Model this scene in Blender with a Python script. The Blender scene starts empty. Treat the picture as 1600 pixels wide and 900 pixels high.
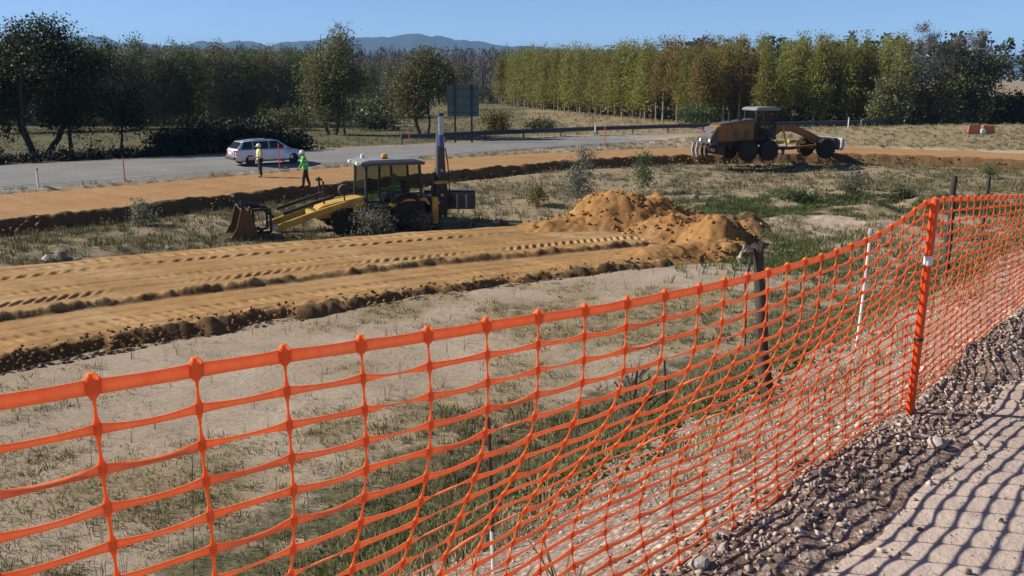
import bpy, math, random
import numpy as np
from mathutils import Vector, Matrix

# ---------------------------------------------------------------- camera, sky, sun, exposure
SC = bpy.context.scene
COL = SC.collection
FPX, PXC, PYC = 1450.0, 800.0, 450.0
PITCH = math.atan(330.0 / FPX)
EYE = 1.6
cam_d = bpy.data.cameras.new('camera')
cam = bpy.data.objects.new('camera', cam_d)
COL.objects.link(cam)
cam.location = (0, 0, EYE)
cam.rotation_euler = (math.radians(90) - PITCH, 0, 0)
cam_d.sensor_width = 36.0
cam_d.lens = 36.0 * FPX / 1600.0
cam_d.clip_start = 0.05
cam_d.clip_end = 40000
SC.camera = cam

SUN_EL, SUN_AZ = math.radians(34), math.radians(6)      # azimuth: forward of due left
SDIR = Vector((-math.cos(SUN_AZ) * math.cos(SUN_EL), math.sin(SUN_AZ) * math.cos(SUN_EL), math.sin(SUN_EL)))
world = bpy.data.worlds.new('World')
SC.world = world
world.use_nodes = True
wn = world.node_tree
wn.nodes.clear()
w_out = wn.nodes.new('ShaderNodeOutputWorld')
w_bg = wn.nodes.new('ShaderNodeBackground')
w_sky = wn.nodes.new('ShaderNodeTexSky')
w_sky.sky_type = 'NISHITA'
w_sky.sun_disc = False
w_sky.sun_elevation = SUN_EL
w_sky.sun_rotation = math.atan2(SDIR.x, SDIR.y)
w_sky.altitude = 0
w_sky.air_density = 0.42
w_sky.dust_density = 0.0
w_sky.ozone_density = 3.0
w_bg.inputs['Strength'].default_value = 0.096
wn.links.new(w_sky.outputs['Color'], w_bg.inputs['Color'])
wn.links.new(w_bg.outputs['Background'], w_out.inputs['Surface'])
sun_d = bpy.data.lights.new('sun', 'SUN')
sun_d.energy = 4.7
sun_d.angle = math.radians(0.53)
sun_d.color = (1.0, 0.92, 0.81)
sun = bpy.data.objects.new('sun', sun_d)
COL.objects.link(sun)
sun.location = (-30, 20, 40)
sun.rotation_euler = SDIR.to_track_quat('Z', 'Y').to_euler()
SC.view_settings.view_transform = 'Standard'
SC.view_settings.look = 'None'
SC.view_settings.exposure = 0.62
SC.view_settings.gamma = 1.0
SC.view_settings.use_curve_mapping = False

# ---------------------------------------------------------------- helpers
rng = np.random.default_rng(7)
random.seed(7)
CP, SP = math.cos(PITCH), math.sin(PITCH)

def px(x, y, z):
    """point on the level z that the photograph shows at x, y"""
    u, v = (x - PXC) / FPX, (y - PYC) / FPX
    t = (EYE - z) / (SP + v * CP)
    return (u * t, (CP - v * SP) * t)

def pxd(x, y, Y):
    """point at forward distance Y that the photograph shows at x, y"""
    u, v = (x - PXC) / FPX, (y - PYC) / FPX
    t = Y / (CP - v * SP)
    return (u * t, Y, EYE - (SP + v * CP) * t)

def _hash(ix, iy, seed):
    n = (ix.astype(np.int64) * 374761393 + iy.astype(np.int64) * 668265263 + seed * 974634777) & 0x7fffffff
    n = ((n ^ (n >> 13)) * 1274126177) & 0x7fffffff
    return ((n ^ (n >> 16)) & 0xffff) / 65535.0

def vnoise(x, y, seed=0):
    x = np.asarray(x, float); y = np.asarray(y, float)
    ix, iy = np.floor(x), np.floor(y)
    fx, fy = x - ix, y - iy
    fx = fx * fx * (3 - 2 * fx); fy = fy * fy * (3 - 2 * fy)
    a, b = _hash(ix, iy, seed), _hash(ix + 1, iy, seed)
    c, d = _hash(ix, iy + 1, seed), _hash(ix + 1, iy + 1, seed)
    return (a + (b - a) * fx) * (1 - fy) + (c + (d - c) * fx) * fy - 0.5

def fbm(x, y, scale, octv=4, seed=0, gain=0.5):
    x = np.asarray(x, float) / scale; y = np.asarray(y, float) / scale
    r, a = 0.0, 1.0
    for k in range(octv):
        r = r + a * vnoise(x, y, seed + k * 17)
        x, y, a = x * 2.03 + 11.3, y * 2.03 + 5.7, a * gain
    return r

def sstep(a, b, x):
    t = np.clip((np.asarray(x, float) - a) / (b - a), 0, 1)
    return t * t * (3 - 2 * t)

def tag(o, label=None, cat=None, group=None, kind=None):
    if label: o['label'] = label
    if cat: o['category'] = cat
    if group: o['group'] = group
    if kind: o['kind'] = kind
    return o

def link(o, parent=None):
    COL.objects.link(o)
    if parent is not None: o.parent = parent
    return o

def empty(name, loc=(0, 0, 0), rz=0.0, label=None, cat=None, group=None):
    o = bpy.data.objects.new(name, None)
    o.empty_display_size = 0.2
    COL.objects.link(o)
    o.location = loc
    o.rotation_euler = (0, 0, rz)
    return tag(o, label, cat, group)

def np_mesh(name, verts, faces, mat=None, smooth=True, attrs=None):
    """verts (N,3) and faces (M,k) arrays of one polygon size"""
    verts = np.ascontiguousarray(verts, dtype=np.float32)
    faces = np.ascontiguousarray(faces, dtype=np.int32)
    me = bpy.data.meshes.new(name)
    k = faces.shape[1]
    me.vertices.add(len(verts)); me.vertices.foreach_set('co', verts.ravel())
    me.loops.add(faces.size); me.loops.foreach_set('vertex_index', faces.ravel())
    me.polygons.add(len(faces))
    me.polygons.foreach_set('loop_start', np.arange(0, faces.size, k, dtype=np.int32))
    if smooth: me.polygons.foreach_set('use_smooth', np.ones(len(faces), dtype=bool))
    for an, av in (attrs or {}).items():
        av = np.asarray(av, dtype=np.float32)
        if av.ndim == 1:
            a = me.attributes.new(an, 'FLOAT', 'POINT'); a.data.foreach_set('value', av)
        else:
            a = me.attributes.new(an, 'FLOAT_VECTOR', 'POINT'); a.data.foreach_set('vector', np.ascontiguousarray(av).ravel())
    me.update(calc_edges=True)
    me.validate()
    if mat: me.materials.append(mat)
    return me

def np_obj(name, verts, faces, mat, parent=None, smooth=True, attrs=None):
    return link(bpy.data.objects.new(name, np_mesh(name, verts, faces, mat, smooth, attrs)), parent)

def grid_faces(nr, nc):
    i = np.arange(nr - 1)[:, None] * nc + np.arange(nc - 1)[None, :]
    i = i.ravel()
    return np.stack([i, i + 1, i + nc + 1, i + nc], 1)

class MB:
    """collects boxes, prisms and tubes of ONE part"""
    def __init__(self): self.v, self.f = [], []
    def add(self, vs, fs):
        b = len(self.v); self.v += [tuple(p) for p in vs]; self.f += [tuple(b + i for i in f) for f in fs]; return self
    def box(self, c, s, rz=0, ry=0, top=1.0):
        x, y, z = s[0] / 2, s[1] / 2, s[2] / 2
        m = Matrix.Translation(c) @ Matrix.Rotation(rz, 4, 'Z') @ Matrix.Rotation(ry, 4, 'Y')
        ps = [(-x, -y, -z), (x, -y, -z), (x, y, -z), (-x, y, -z), (-x * top, -y * top, z), (x * top, -y * top, z), (x * top, y * top, z), (-x * top, y * top, z)]
        return self.add([m @ Vector(p) for p in ps], [(3, 2, 1, 0), (4, 5, 6, 7), (0, 1, 5, 4), (1, 2, 6, 5), (2, 3, 7, 6), (3, 0, 4, 7)])
    def prism(self, poly, y0, y1, s1=1.0):
        """side outline (x,z) pushed from y0 to y1; s1 shrinks the y1 end about its middle"""
        n = len(poly)
        cx = sum(p[0] for p in poly) / n; cz = sum(p[1] for p in poly) / n
        vs = [(p[0], y0, p[1]) for p in poly] + [(cx + (p[0] - cx) * s1, y1, cz + (p[1] - cz) * s1) for p in poly]
        fs = [tuple(range(n)), tuple(range(2 * n - 1, n - 1, -1))]
        fs += [(i, i + n, (i + 1) % n + n, (i + 1) % n) for i in range(n)]
        return self.add(vs, fs)
    def tube(self, pts, rads, n=8, caps=True):
        pts = [Vector(p) for p in pts]
        if not hasattr(rads, '__len__'): rads = [rads] * len(pts)
        vs, fs = [], []
        for i, p in enumerate(pts):
            d = (pts[min(i + 1, len(pts) - 1)] - pts[max(i - 1, 0)]).normalized()
            a = d.orthogonal().normalized() if abs(d.z) > 0.9 else d.cross(Vector((0, 0, 1))).normalized()
            b = d.cross(a)
            vs += [p + (a * math.cos(2 * math.pi * k / n) + b * math.sin(2 * math.pi * k / n)) * rads[i] for k in range(n)]
        for i in range(len(pts) - 1):
            fs += [(i * n + k, i * n + (k + 1) % n, (i + 1) * n + (k + 1) % n, (i + 1) * n + k) for k in range(n)]
        if caps: fs += [tuple(range(n - 1, -1, -1)), tuple(range((len(pts) - 1) * n, len(pts) * n))]
        return self.add(vs, fs)
    def lathe(self, c, prof, n=24, axis='Y'):
        """prof: (radius, offset along axis)"""
        vs, fs = [], []
        for r, o in prof:
            for k in range(n):
                a = 2 * math.pi * k / n
                p = (r * math.cos(a), o, r * math.sin(a)) if axis == 'Y' else (r * math.cos(a), r * math.sin(a), o)
                vs.append((c[0] + p[0], c[1] + p[1], c[2] + p[2]))
        for i in range(len(prof) - 1):
            fs += [(i * n + k, i * n + (k + 1) % n, (i + 1) * n + (k + 1) % n, (i + 1) * n + k) for k in range(n)]
        fs += [tuple(range(n - 1, -1, -1)), tuple(range((len(prof) - 1) * n, len(prof) * n))]
        return self.add(vs, fs)
    def build(self, name, mat, parent=None, bevel=0.0, smooth=False, seg=2):
        me = bpy.data.meshes.new(name)
        me.from_pydata(self.v, [], self.f)
        me.update()
        import bmesh
        bm = bmesh.new(); bm.from_mesh(me)
        bmesh.ops.recalc_face_normals(bm, faces=bm.faces)
        if bevel: bmesh.ops.bevel(bm, geom=[e for e in bm.edges if e.calc_face_angle(0) > 0.5], offset=bevel, segments=seg, affect='EDGES', clamp_overlap=True)
        bm.to_mesh(me); bm.free()
        if smooth:
            me.polygons.foreach_set('use_smooth', np.ones(len(me.polygons), dtype=bool))
            me.set_sharp_from_angle(angle=math.radians(40))
        me.materials.append(mat)
        return link(bpy.data.objects.new(name, me), parent)

def copy_tree(o, parent=None):
    c = o.copy(); COL.objects.link(c)
    if parent is not None: c.parent = parent
    for ch in list(o.children): copy_tree(ch, c)
    return c

# ---------------------------------------------------------------- materials
def mat_new(name):
    m = bpy.data.materials.new(name); m.use_nodes = True
    nt = m.node_tree; nt.nodes.clear()
    out = nt.nodes.new('ShaderNodeOutputMaterial')
    return m, nt, out

class NT:
    def __init__(self, nt): self.nt = nt
    def n(self, t, **k):
        o = self.nt.nodes.new(t)
        for a, b in k.items(): setattr(o, a, b)
        return o
    def l(self, a, b): self.nt.links.new(a, b)
    def coords(self, kind='Object'):
        return self.n('ShaderNodeTexCoord').outputs[kind]
    def noise(self, vec, scale, detail=5, rough=0.6, out='Fac'):
        o = self.n('ShaderNodeTexNoise'); o.inputs['Scale'].default_value = scale
        o.inputs['Detail'].default_value = detail; o.inputs['Roughness'].default_value = rough
        if vec is not None: self.l(vec, o.inputs['Vector'])
        return o.outputs[out]
    def ramp(self, fac, stops):
        o = self.n('ShaderNodeValToRGB'); e = o.color_ramp.elements
        while len(e) > 1: e.remove(e[-1])
        for i, (p, c) in enumerate(stops):
            s = e[0] if i == 0 else e.new(p)
            s.position = p; s.color = (c[0], c[1], c[2], 1) if hasattr(c, '__len__') else (c, c, c, 1)
        self.l(fac, o.inputs['Fac'])
        return o.outputs['Color']
    def mix(self, fac, a, b, mode='MIX'):
        o = self.n('ShaderNodeMix', data_type='RGBA', blend_type=mode)
        for s, v in ((o.inputs[0], fac), (o.inputs[6], a), (o.inputs[7], b)):
            if isinstance(v, bpy.types.NodeSocket): self.l(v, s)
            elif hasattr(v, '__len__'): s.default_value = (v[0], v[1], v[2], 1)
            else: s.default_value = v
        return o.outputs[2]
    def math(self, op, a, b=0.0, clamp=False):
        o = self.n('ShaderNodeMath', operation=op, use_clamp=clamp)
        for s, v in ((o.inputs[0], a), (o.inputs[1], b)):
            if isinstance(v, bpy.types.NodeSocket): self.l(v, s)
            else: s.default_value = v
        return o.outputs[0]
    def bump(self, h, strength, dist):
        o = self.n('ShaderNodeBump'); o.inputs['Strength'].default_value = strength; o.inputs['Distance'].default_value = dist
        self.l(h, o.inputs['Height']); return o.outputs['Normal']
    def attr(self, name, out='Fac'):
        return self.n('ShaderNodeAttribute', attribute_name=name).outputs[out]
    def principled(self, out, col, rough=0.9, metal=0.0, normal=None, spec=0.3, **k):
        o = self.n('ShaderNodeBsdfPrincipled')
        for key, v in (('Base Color', col), ('Roughness', rough), ('Metallic', metal), ('Specular IOR Level', spec)):
            s = o.inputs[key]
            if isinstance(v, bpy.types.NodeSocket): self.l(v, s)
            elif hasattr(v, '__len__'): s.default_value = (v[0], v[1], v[2], 1)
            else: s.default_value = v
        for key, v in k.items(): o.inputs[key.replace('_', ' ')].default_value = v
        if normal is not None: self.l(normal, o.inputs['Normal'])
        if out is not None: self.l(o.outputs[0], out.inputs['Surface'])
        return o

def paint(name, col, rough=0.5, metal=0.0, dirt=0.35, dirtcol=(.22, .15, .08), scale=3.0, spec=0.4, worn=0.0):
    m, nt, out = mat_new(name); N = NT(nt)
    c = N.coords()
    n1 = N.noise(c, scale, 6, 0.65)
    d = N.ramp(n1, [(0.42, 0.0), (0.75, 1.0)])
    n2 = N.noise(c, scale * 9, 4)
    col1 = N.mix(N.math('MULTIPLY', n2, 0.25), col, [x * 0.7 for x in col])
    col2 = N.mix(N.math('MULTIPLY', d, dirt), col1, dirtcol)
    r = N.math('ADD', rough, N.math('MULTIPLY', d, 0.3), clamp=True)
    N.principled(out, col2, r, metal, N.bump(n2, 0.15, 0.01), spec)
    return m

def foliage(name, c0, c1, c2, transl=0.3, rough=0.6):
    m, nt, out = mat_new(name); N = NT(nt)
    t = N.attr('tint')
    oi = N.n('ShaderNodeObjectInfo').outputs['Random']
    col = N.ramp(t, [(0.0, c0), (0.5, c1), (1.0, c2)])
    hsv = N.n('ShaderNodeHueSaturation')
    N.l(col, hsv.inputs['Color'])
    N.l(N.math('ADD', 0.485, N.math('MULTIPLY', oi, 0.03)), hsv.inputs['Hue'])
    N.l(N.math('ADD', 0.8, N.math('MULTIPLY', oi, 0.4)), hsv.inputs['Value'])
    b = N.principled(None, hsv.outputs[0], rough, 0, None, 0.25)
    tr = N.n('ShaderNodeBsdfTranslucent'); N.l(hsv.outputs[0], tr.inputs['Color'])
    ms = N.n('ShaderNodeMixShader'); ms.inputs[0].default_value = transl
    N.l(b.outputs[0], ms.inputs[1]); N.l(tr.outputs[0], ms.inputs[2]); N.l(ms.outputs[0], out.inputs['Surface'])
    return m

def bark(name, c0, c1, scale=6):
    m, nt, out = mat_new(name); N = NT(nt)
    c = N.coords()
    mp = N.n('ShaderNodeMapping'); mp.inputs['Scale'].default_value = (1, 1, 0.2); N.l(c, mp.inputs['Vector'])
    n = N.noise(mp.outputs[0], scale, 6, 0.7)
    N.principled(out, N.ramp(n, [(0.3, c0), (0.7, c1)]), 0.9, 0, N.bump(n, 0.6, 0.03), 0.2)
    return m

def glass_mat(name, tint=(.30, .38, .36), alpha=0.45):
    m, nt, out = mat_new(name); N = NT(nt)
    b = N.principled(None, (.02, .03, .03), 0.05, 0, None, 0.8)
    tr = N.n('ShaderNodeBsdfTransparent'); tr.inputs['Color'].default_value = (*tint, 1)
    ms = N.n('ShaderNodeMixShader'); ms.inputs[0].default_value = alpha
    N.l(tr.outputs[0], ms.inputs[1]); N.l(b.outputs[0], ms.inputs[2]); N.l(ms.outputs[0], out.inputs['Surface'])
    return m

def soil_mat(name, cols, dark, bump=0.5, dark_soil=False, stretch=None):
    m, nt, out = mat_new(name); N = NT(nt)
    c = N.coords()
    big = N.noise(c, 0.35, 6, 0.6)
    if stretch:
        mp = N.n('ShaderNodeMapping'); mp.inputs['Rotation'].default_value = (0, 0, -stretch[0])
        mp.inputs['Scale'].default_value = (stretch[1], 1, 1); mp.vector_type = 'TEXTURE'
        mp.inputs['Scale'].default_value = (stretch[1], 1, 1); N.l(c, mp.inputs['Vector'])
        big = N.math('ADD', N.math('MULTIPLY', big, 0.45), N.math('MULTIPLY', N.noise(mp.outputs[0], 1.1, 5, 0.6), 0.55))
    mid = N.noise(c, 3.0, 6, 0.65)
    fine = N.noise(c, 22, 5, 0.7)
    col = N.ramp(big, [(0.32, cols[0]), (0.5, cols[1]), (0.68, cols[2])])
    col = N.mix(N.ramp(mid, [(0.45, 0.0), (0.72, 0.65)]), col, dark)
    col = N.mix(N.math('MULTIPLY', fine, 0.5), col, N.mix(1.0, col, (.62, .6, .58), 'MULTIPLY'))
    h = N.math('ADD', N.math('MULTIPLY', mid, 0.6), N.math('MULTIPLY', fine, 0.4))
    if dark_soil:
        w = N.math('ADD', N.attr('dark_soil'), N.math('MULTIPLY', N.math('SUBTRACT', mid, 0.5), 1.2))
        col = N.mix(N.ramp(w, [(0.35, 0.0), (0.65, 1.0)]), col, N.ramp(fine, [(0.3, (.085, .052, .026)), (0.7, (.20, .12, .055))]))
    N.principled(out, col, 0.95, 0, N.bump(h, bump, 0.05), 0.15)
    return m

M = {}
M['orange_soil'] = soil_mat('orange_soil', [(.31, .175, .072), (.40, .24, .10), (.49, .335, .175)], (.23, .125, .052), 0.6, True, stretch=(0.62, 7.0))
M['far_soil'] = soil_mat('far_soil', [(.32, .175, .075), (.39, .225, .098), (.44, .28, .14)], (.26, .14, .062), 0.5, True, stretch=(0.75, 9.0))
M['mound_soil'] = soil_mat('mound_soil', [(.29, .145, .05), (.38, .20, .07), (.44, .265, .115)], (.17, .09, .038), 0.9, True)
M['clod'] = soil_mat('clod', [(.15, .085, .038), (.23, .13, .055), (.31, .18, .075)], (.11, .062, .03), 0.9)
M['asphalt'] = soil_mat('asphalt', [(.20, .195, .185), (.235, .23, .22), (.27, .26, .245)], (.18, .175, .168), 0.2)
M['path'] = soil_mat('path_gravel', [(.44, .355, .295), (.53, .435, .365), (.58, .485, .41)], (.38, .30, .25), 0.55)
M['stone'] = soil_mat('stone', [(.17, .135, .11), (.29, .235, .195), (.42, .35, .295)], (.12, .09, .07), 0.6)
M['pale_stone'] = soil_mat('pale_stone', [(.42, .36, .30), (.52, .46, .40), (.62, .56, .50)], (.34, .28, .23), 0.5)
M['yellow'] = paint('machine_yellow', (.54, .34, .05), 0.5, dirt=0.8, dirtcol=(.24, .16, .08))
M['grader_yellow'] = paint('grader_yellow', (.30, .135, .024), 0.5, dirt=0.45, dirtcol=(.13, .075, .035))
M['black'] = paint('black_steel', (.022, .022, .024), 0.5, dirt=0.3)
M['dark_grey'] = paint('dark_grey_paint', (.07, .075, .08), 0.45, dirt=0.35)
M['cab_grey'] = paint('pale_cab_grey', (.24, .27, .27), 0.45, dirt=0.5)
M['light_steel'] = paint('light_steel', (.42, .43, .45), 0.4, dirt=0.3)
M['chrome'] = paint('chrome_rod', (.42, .43, .50), 0.3, 0.7, dirt=0.3)
M['blue_rod'] = paint('blue_sleeve', (.05, .10, .30), 0.4, dirt=0.2)
M['rust'] = paint('rusty_steel', (.11, .058, .028), 0.75, dirt=0.5, dirtcol=(.25, .14, .06))
M['tyre'] = paint('tyre_rubber', (.018, .018, .019), 0.85, dirt=0.35, dirtcol=(.13, .09, .05))
M['beacon'] = paint('beacon_amber', (.85, .32, .03), 0.25, dirt=0.0)
M['lamp_white'] = paint('lamp_lens', (.8, .8, .76), 0.2, dirt=0.05)
M['tail_red'] = paint('tail_lens', (.45, .02, .02), 0.25, dirt=0.05)
M['glass'] = glass_mat('cab_glass', (.74, .80, .77), 0.14)
M['car_glass'] = glass_mat('car_glass', (.10, .12, .14), 0.6)
M['silver'] = paint('silver_paint', (.60, .62, .66), 0.28, 0.55, dirt=0.12, spec=0.6)
M['galv'] = paint('galvanised_steel', (.085, .09, .095), 0.6, 0.3, dirt=0.4, dirtcol=(.09, .09, .085))
M['white_paint'] = paint('white_paint', (.78, .78, .76), 0.5, dirt=0.2)
M['red_paint'] = paint('red_paint', (.62, .07, .05), 0.5, dirt=0.2)
M['barrier_red'] = paint('barrier_plastic', (.60, .16, .10), 0.5, dirt=0.2)
M['orange_post'] = paint('orange_tube', (.80, .085, .012), 0.35, dirt=0.06, scale=14)
M['wood'] = bark('weathered_wood', (.022, .019, .017), (.10, .088, .08), 14)
M['bark_dark'] = bark('dark_bark', (.03, .025, .02), (.10, .085, .07))
M['bark_pale'] = bark('pale_bark', (.16, .13, .10), (.34, .30, .25))
M['twig'] = bark('grey_twig', (.12, .105, .10), (.24, .21, .20))
M['sign_back'] = paint('sign_back_panel', (.10, .135, .13), 0.5, 0.0, dirt=0.85, dirtcol=(.06, .09, .09), scale=1.3)  # dark mottling puts tree shadow into the panel colour, not real dirt
M['sign_post'] = paint('sign_post_green', (.02, .045, .045), 0.5, dirt=0.2)
M['skin'] = paint('skin', (.50, .28, .19), 0.6, dirt=0.0)
M['trousers'] = paint('dark_trousers', (.018, .02, .026), 0.9, dirt=0.2)
M['brown_trousers'] = paint('brown_trousers', (.06, .035, .028), 0.9, dirt=0.2)
M['jeans'] = paint('blue_jeans', (.05, .10, .20), 0.9, dirt=0.2)
M['shirt_white'] = paint('pale_shirt', (.60, .52, .50), 0.9, dirt=0.1)
M['boot'] = paint('tan_boot', (.40, .28, .17), 0.8, dirt=0.3)
M['vest_yellow'] = paint('yellow_vest', (.52, .70, .12), 0.8, dirt=0.1)
M['vest_green'] = paint('green_vest', (.10, .66, .09), 0.8, dirt=0.05)
M['helmet'] = paint('white_helmet', (.82, .82, .80), 0.3, dirt=0.03)

# orange plastic net: the sun shines through it
m, nt, out = mat_new('orange_net'); N = NT(nt)
nz = N.noise(N.coords(), 30, 4)
colr = N.ramp(nz, [(0.3, (.93, .22, .045)), (0.7, (.97, .29, .08))])
b = N.principled(None, colr, 0.55, 0, None, 0.3)
tr = N.n('ShaderNodeBsdfTranslucent'); N.l(colr, tr.inputs['Color'])
ms = N.n('ShaderNodeMixShader'); ms.inputs[0].default_value = 0.48
N.l(b.outputs[0], ms.inputs[1]); N.l(tr.outputs[0], ms.inputs[2]); N.l(ms.outputs[0], out.inputs['Surface'])
M['net'] = m
m, nt, out = mat_new('pale_orange_net'); N = NT(nt)
nz = N.noise(N.coords(), 40, 5); big = N.noise(N.coords(), 3, 4)
colr = N.mix(N.ramp(big, [(0.4, 0.0), (0.75, 0.35)]), N.ramp(nz, [(0.3, (.92, .29, .10)), (0.7, (.97, .39, .17))]), (.72, .40, .25))
b = N.principled(None, colr, 0.6, 0, None, 0.25)
tr = N.n('ShaderNodeBsdfTranslucent'); N.l(colr, tr.inputs['Color'])
ms = N.n('ShaderNodeMixShader'); ms.inputs[0].default_value = 0.5
N.l(b.outputs[0], ms.inputs[1]); N.l(tr.outputs[0], ms.inputs[2]); N.l(ms.outputs[0], out.inputs['Surface'])
M['net_pale'] = m
# ---------------------------------------------------------------- the lie of the land
ZF, ZS, ZR = -4.5, -3.72, -3.55          # field, far graded strip, road level
FA, FD, FN = np.array([.59, 2.77]), np.array([.66, .751]), np.array([-.751, .66])   # net foot: a point, along, away from path

STRIP_NEAR = [(-500, 402), (-250, 374), (0, 347), (200, 325), (400, 302), (480, 293), (700, 270), (900, 251), (1100, 242), (1310, 241), (1600, 251), (1850, 262), (2200, 275)]
STRIP_FAR = [(-500, 350), (-250, 326), (0, 304), (200, 290), (400, 273), (550, 260), (700, 247), (900, 237), (1090, 229), (1310, 229), (1600, 240), (1850, 250), (2200, 262)]
ROAD_NEAR = [(-500, 337), (-250, 315), (0, 295), (100, 288), (250, 278), (370, 267), (480, 258), (700, 242), (900, 227), (1090, 218), (1300, 210), (1600, 201), (2000, 193)]
ROAD_FAR = [(-500, 291), (-250, 273), (0, 257), (100, 252), (250, 245), (370, 239), (480, 234), (700, 223), (900, 213), (1090, 206.5), (1300, 201), (1600, 194), (2000, 188)]

def world_line(pts, z, n=600):
    p = np.array([px(a, b, z) for a, b in pts])
    s = np.linspace(0, 1, len(p)); t = np.linspace(0, 1, n)
    q = np.stack([np.interp(t, s, p[:, 0]), np.interp(t, s, p[:, 1])], 1)
    k = np.ones(61) / 61
    pad = np.concatenate([q[0] + (q[1] - q[0]) * np.arange(-30, 0)[:, None], q, q[-1] + (q[-1] - q[-2]) * np.arange(1, 31)[:, None]])
    return np.stack([np.convolve(pad[:, 0], k, 'valid'), np.convolve(pad[:, 1], k, 'valid')], 1)

L_SN, L_SF = world_line(STRIP_NEAR, ZS), world_line(STRIP_FAR, ZS)
L_RN, L_RF = world_line(ROAD_NEAR, ZR), world_line(ROAD_FAR, ZR)

def by_bearing(line):
    th = np.arctan2(line[:, 0], line[:, 1]); r = np.hypot(line[:, 0], line[:, 1])
    o = np.argsort(th); th, r = th[o], r[o]
    return lambda t: np.interp(t, th, r)
R_SN, R_SF, R_RN, R_RF = by_bearing(L_SN), by_bearing(L_SF), by_bearing(L_RN), by_bearing(L_RF)

# heaps and hollows on the field: px, py, level, radius along, radius across, height, turn
BUMPS = [(505, 352, ZF, 2.0, .8, .42, .1), (660, 350, ZF, 2.2, .8, .32, .15), (95, 404, ZF, 1.3, .5, .30, .6), (180, 398, ZF, 2.5, .6, .18, .6),
         (1275, 352, ZF, 2.2, 1.5, .34, .2), (1312, 388, ZF, 2.8, .9, .30, .6), (1225, 352, ZF, 2.4, .8, .20, .1), (1380, 362, ZF, 1.8, 1.2, .30, .3),
         (1215, 400, ZF, 2.2, 1.2, -.55, .4), (1430, 330, ZF, 5.0, 2.0, .45, .1), (1310, 322, ZF, 6.0, 1.6, .55, .1), (870, 318, ZF, 3.0, 1.0, .25, .0),
         (1480, 213, ZR, 26, 5, .55, .1), (1700, 215, ZR, 26, 6, .6, .0)]
def bump_h(x, y, rough=1.0):
    h = 0.0
    for a, b, z, rx, ry, hh, turn in BUMPS:
        cx, cy = px(a, b, z)
        dx, dy = x - cx, y - cy
        u = dx * math.cos(turn) + dy * math.sin(turn); v = -dx * math.sin(turn) + dy * math.cos(turn)
        g_ = hh * np.exp(-(u / rx) ** 2 - (v / ry) ** 2)
        h = h + (g_ if rx > 8 else g_ * rough)
    return h

def ground_z(x, y, rough=True):
    x = np.asarray(x, float); y = np.asarray(y, float)
    th, r = np.arctan2(x, y), np.hypot(x, y)
    z = ZF + 0.10 * fbm(x, y, 9, 3, 3) + 0.05 * fbm(x, y, 1.3, 3, 5)
    z = z + bump_h(x, y, 1 + 1.1 * fbm(x, y, 1.6, 4, 21))
    e1, e2 = R_SN(th), R_SF(th)
    ed = 0.25 * fbm(x, y, 1.2, 3, 9)
    z = z + .30 * sstep(-9, -1, r - e1) * (1 - sstep(-1, 0, r - e1))
    z = z + (ZS - 0.30 - ZF) * sstep(-0.2, 0.3, r - e1 - .5 + ed) + (ZR - ZS + 0.28) * sstep(-0.15, 0.25, r - e2 + ed)
    far = sstep(0, 15, r - R_RF(th))
    z = z + far * (0.25 * fbm(x, y, 22, 3, 31))
    rn, rf = R_RN(th), R_RF(th)
    z = z - 0.10 * sstep(-.5, .1, r - rn) * (1 - sstep(-.1, .5, r - rf))
    p = (x - FA[0]) * FN[0] + (y - FA[1]) * FN[1]
    a = (x - FA[0]) * FD[0] + (y - FA[1]) * FD[1]
    pp = p + 0.35 * fbm(x, y, 2.2, 3, 41) * sstep(0, 1.0, p)
    ze = -0.60 * np.maximum(pp - 0.10, 0) + 0.02 * np.exp(-((p + .12) / .22) ** 2)
    ze = ze - 0.55 * np.maximum(-p - 5.5, 0)
    ze = ze + (0.038 * fbm(x, y, 0.3, 4, 51, .6) + .06 * fbm(x, y, 1.0, 2, 52)) * sstep(-.45, -.2, p)
    ze = ze - 0.02 * (1 - sstep(-.5, -.3, p))
    ze = np.maximum(ze, -8)
    k = 0.25
    d = np.clip(0.5 + 0.5 * (ze - z) / k, 0, 1)
    near = 1 - sstep(60, 80, r)
    zm = z * (1 - d) + ze * d + k * d * (1 - d)
    return z * (1 - near) + zm * near

def gz(x, y): return float(ground_z(np.array([x]), np.array([y]))[0])

rr = np.concatenate([np.arange(.5, 8, .07), np.arange(8, 20, .10), np.arange(20, 46, .17), np.arange(46, 112, .5), 112 * 1.055 ** np.arange(0, 86)])
tf = np.radians(np.arange(-36, 36.01, .18))
tc = np.radians(np.arange(40, 321, 4.0))
tt = np.concatenate([tf, tc, [tf[0] + 2 * math.pi]])
TT, RR = np.meshgrid(tt, rr)
gx, gy = RR * np.sin(TT), RR * np.cos(TT)
thw = (TT + math.pi) % (2 * math.pi) - math.pi
gzv = ground_z(gx, gy)
# what grows or lies where (gravel, green, straw)
pp = (gx - FA[0]) * FN[0] + (gy - FA[1]) * FN[1]
n1 = fbm(gx, gy, 1.6, 4, 61); n2 = fbm(gx, gy, 6, 3, 63); n3 = fbm(gx, gy, .6, 3, 64)
e1, e2, rn_, rf_ = R_SN(thw), R_SF(thw), R_RN(thw), R_RF(thw)
gravel = (1 - sstep(2.9, 4.2, pp + 1.4 * n1))
def blob(a, b, z, rx, ry):
    cx, cy = px(a, b, z)
    return np.exp(-((gx - cx) / rx) ** 2 - ((gy - cy) / ry) ** 2)
green = sstep(2.2, 3.4, pp + 1.2 * n1) * (1 - sstep(7.5, 10.5, pp + 2 * n1)) * .85 * sstep(-.35, .3, n2 + n3 + .12)
mid_left = sstep(34, 36, RR + gx * -.45 + 1.2 * n1) * (1 - sstep(-.5, .5, RR - e1))
green = np.maximum(green, .52 * mid_left * sstep(-.3, .25, n2 + n1))
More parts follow.
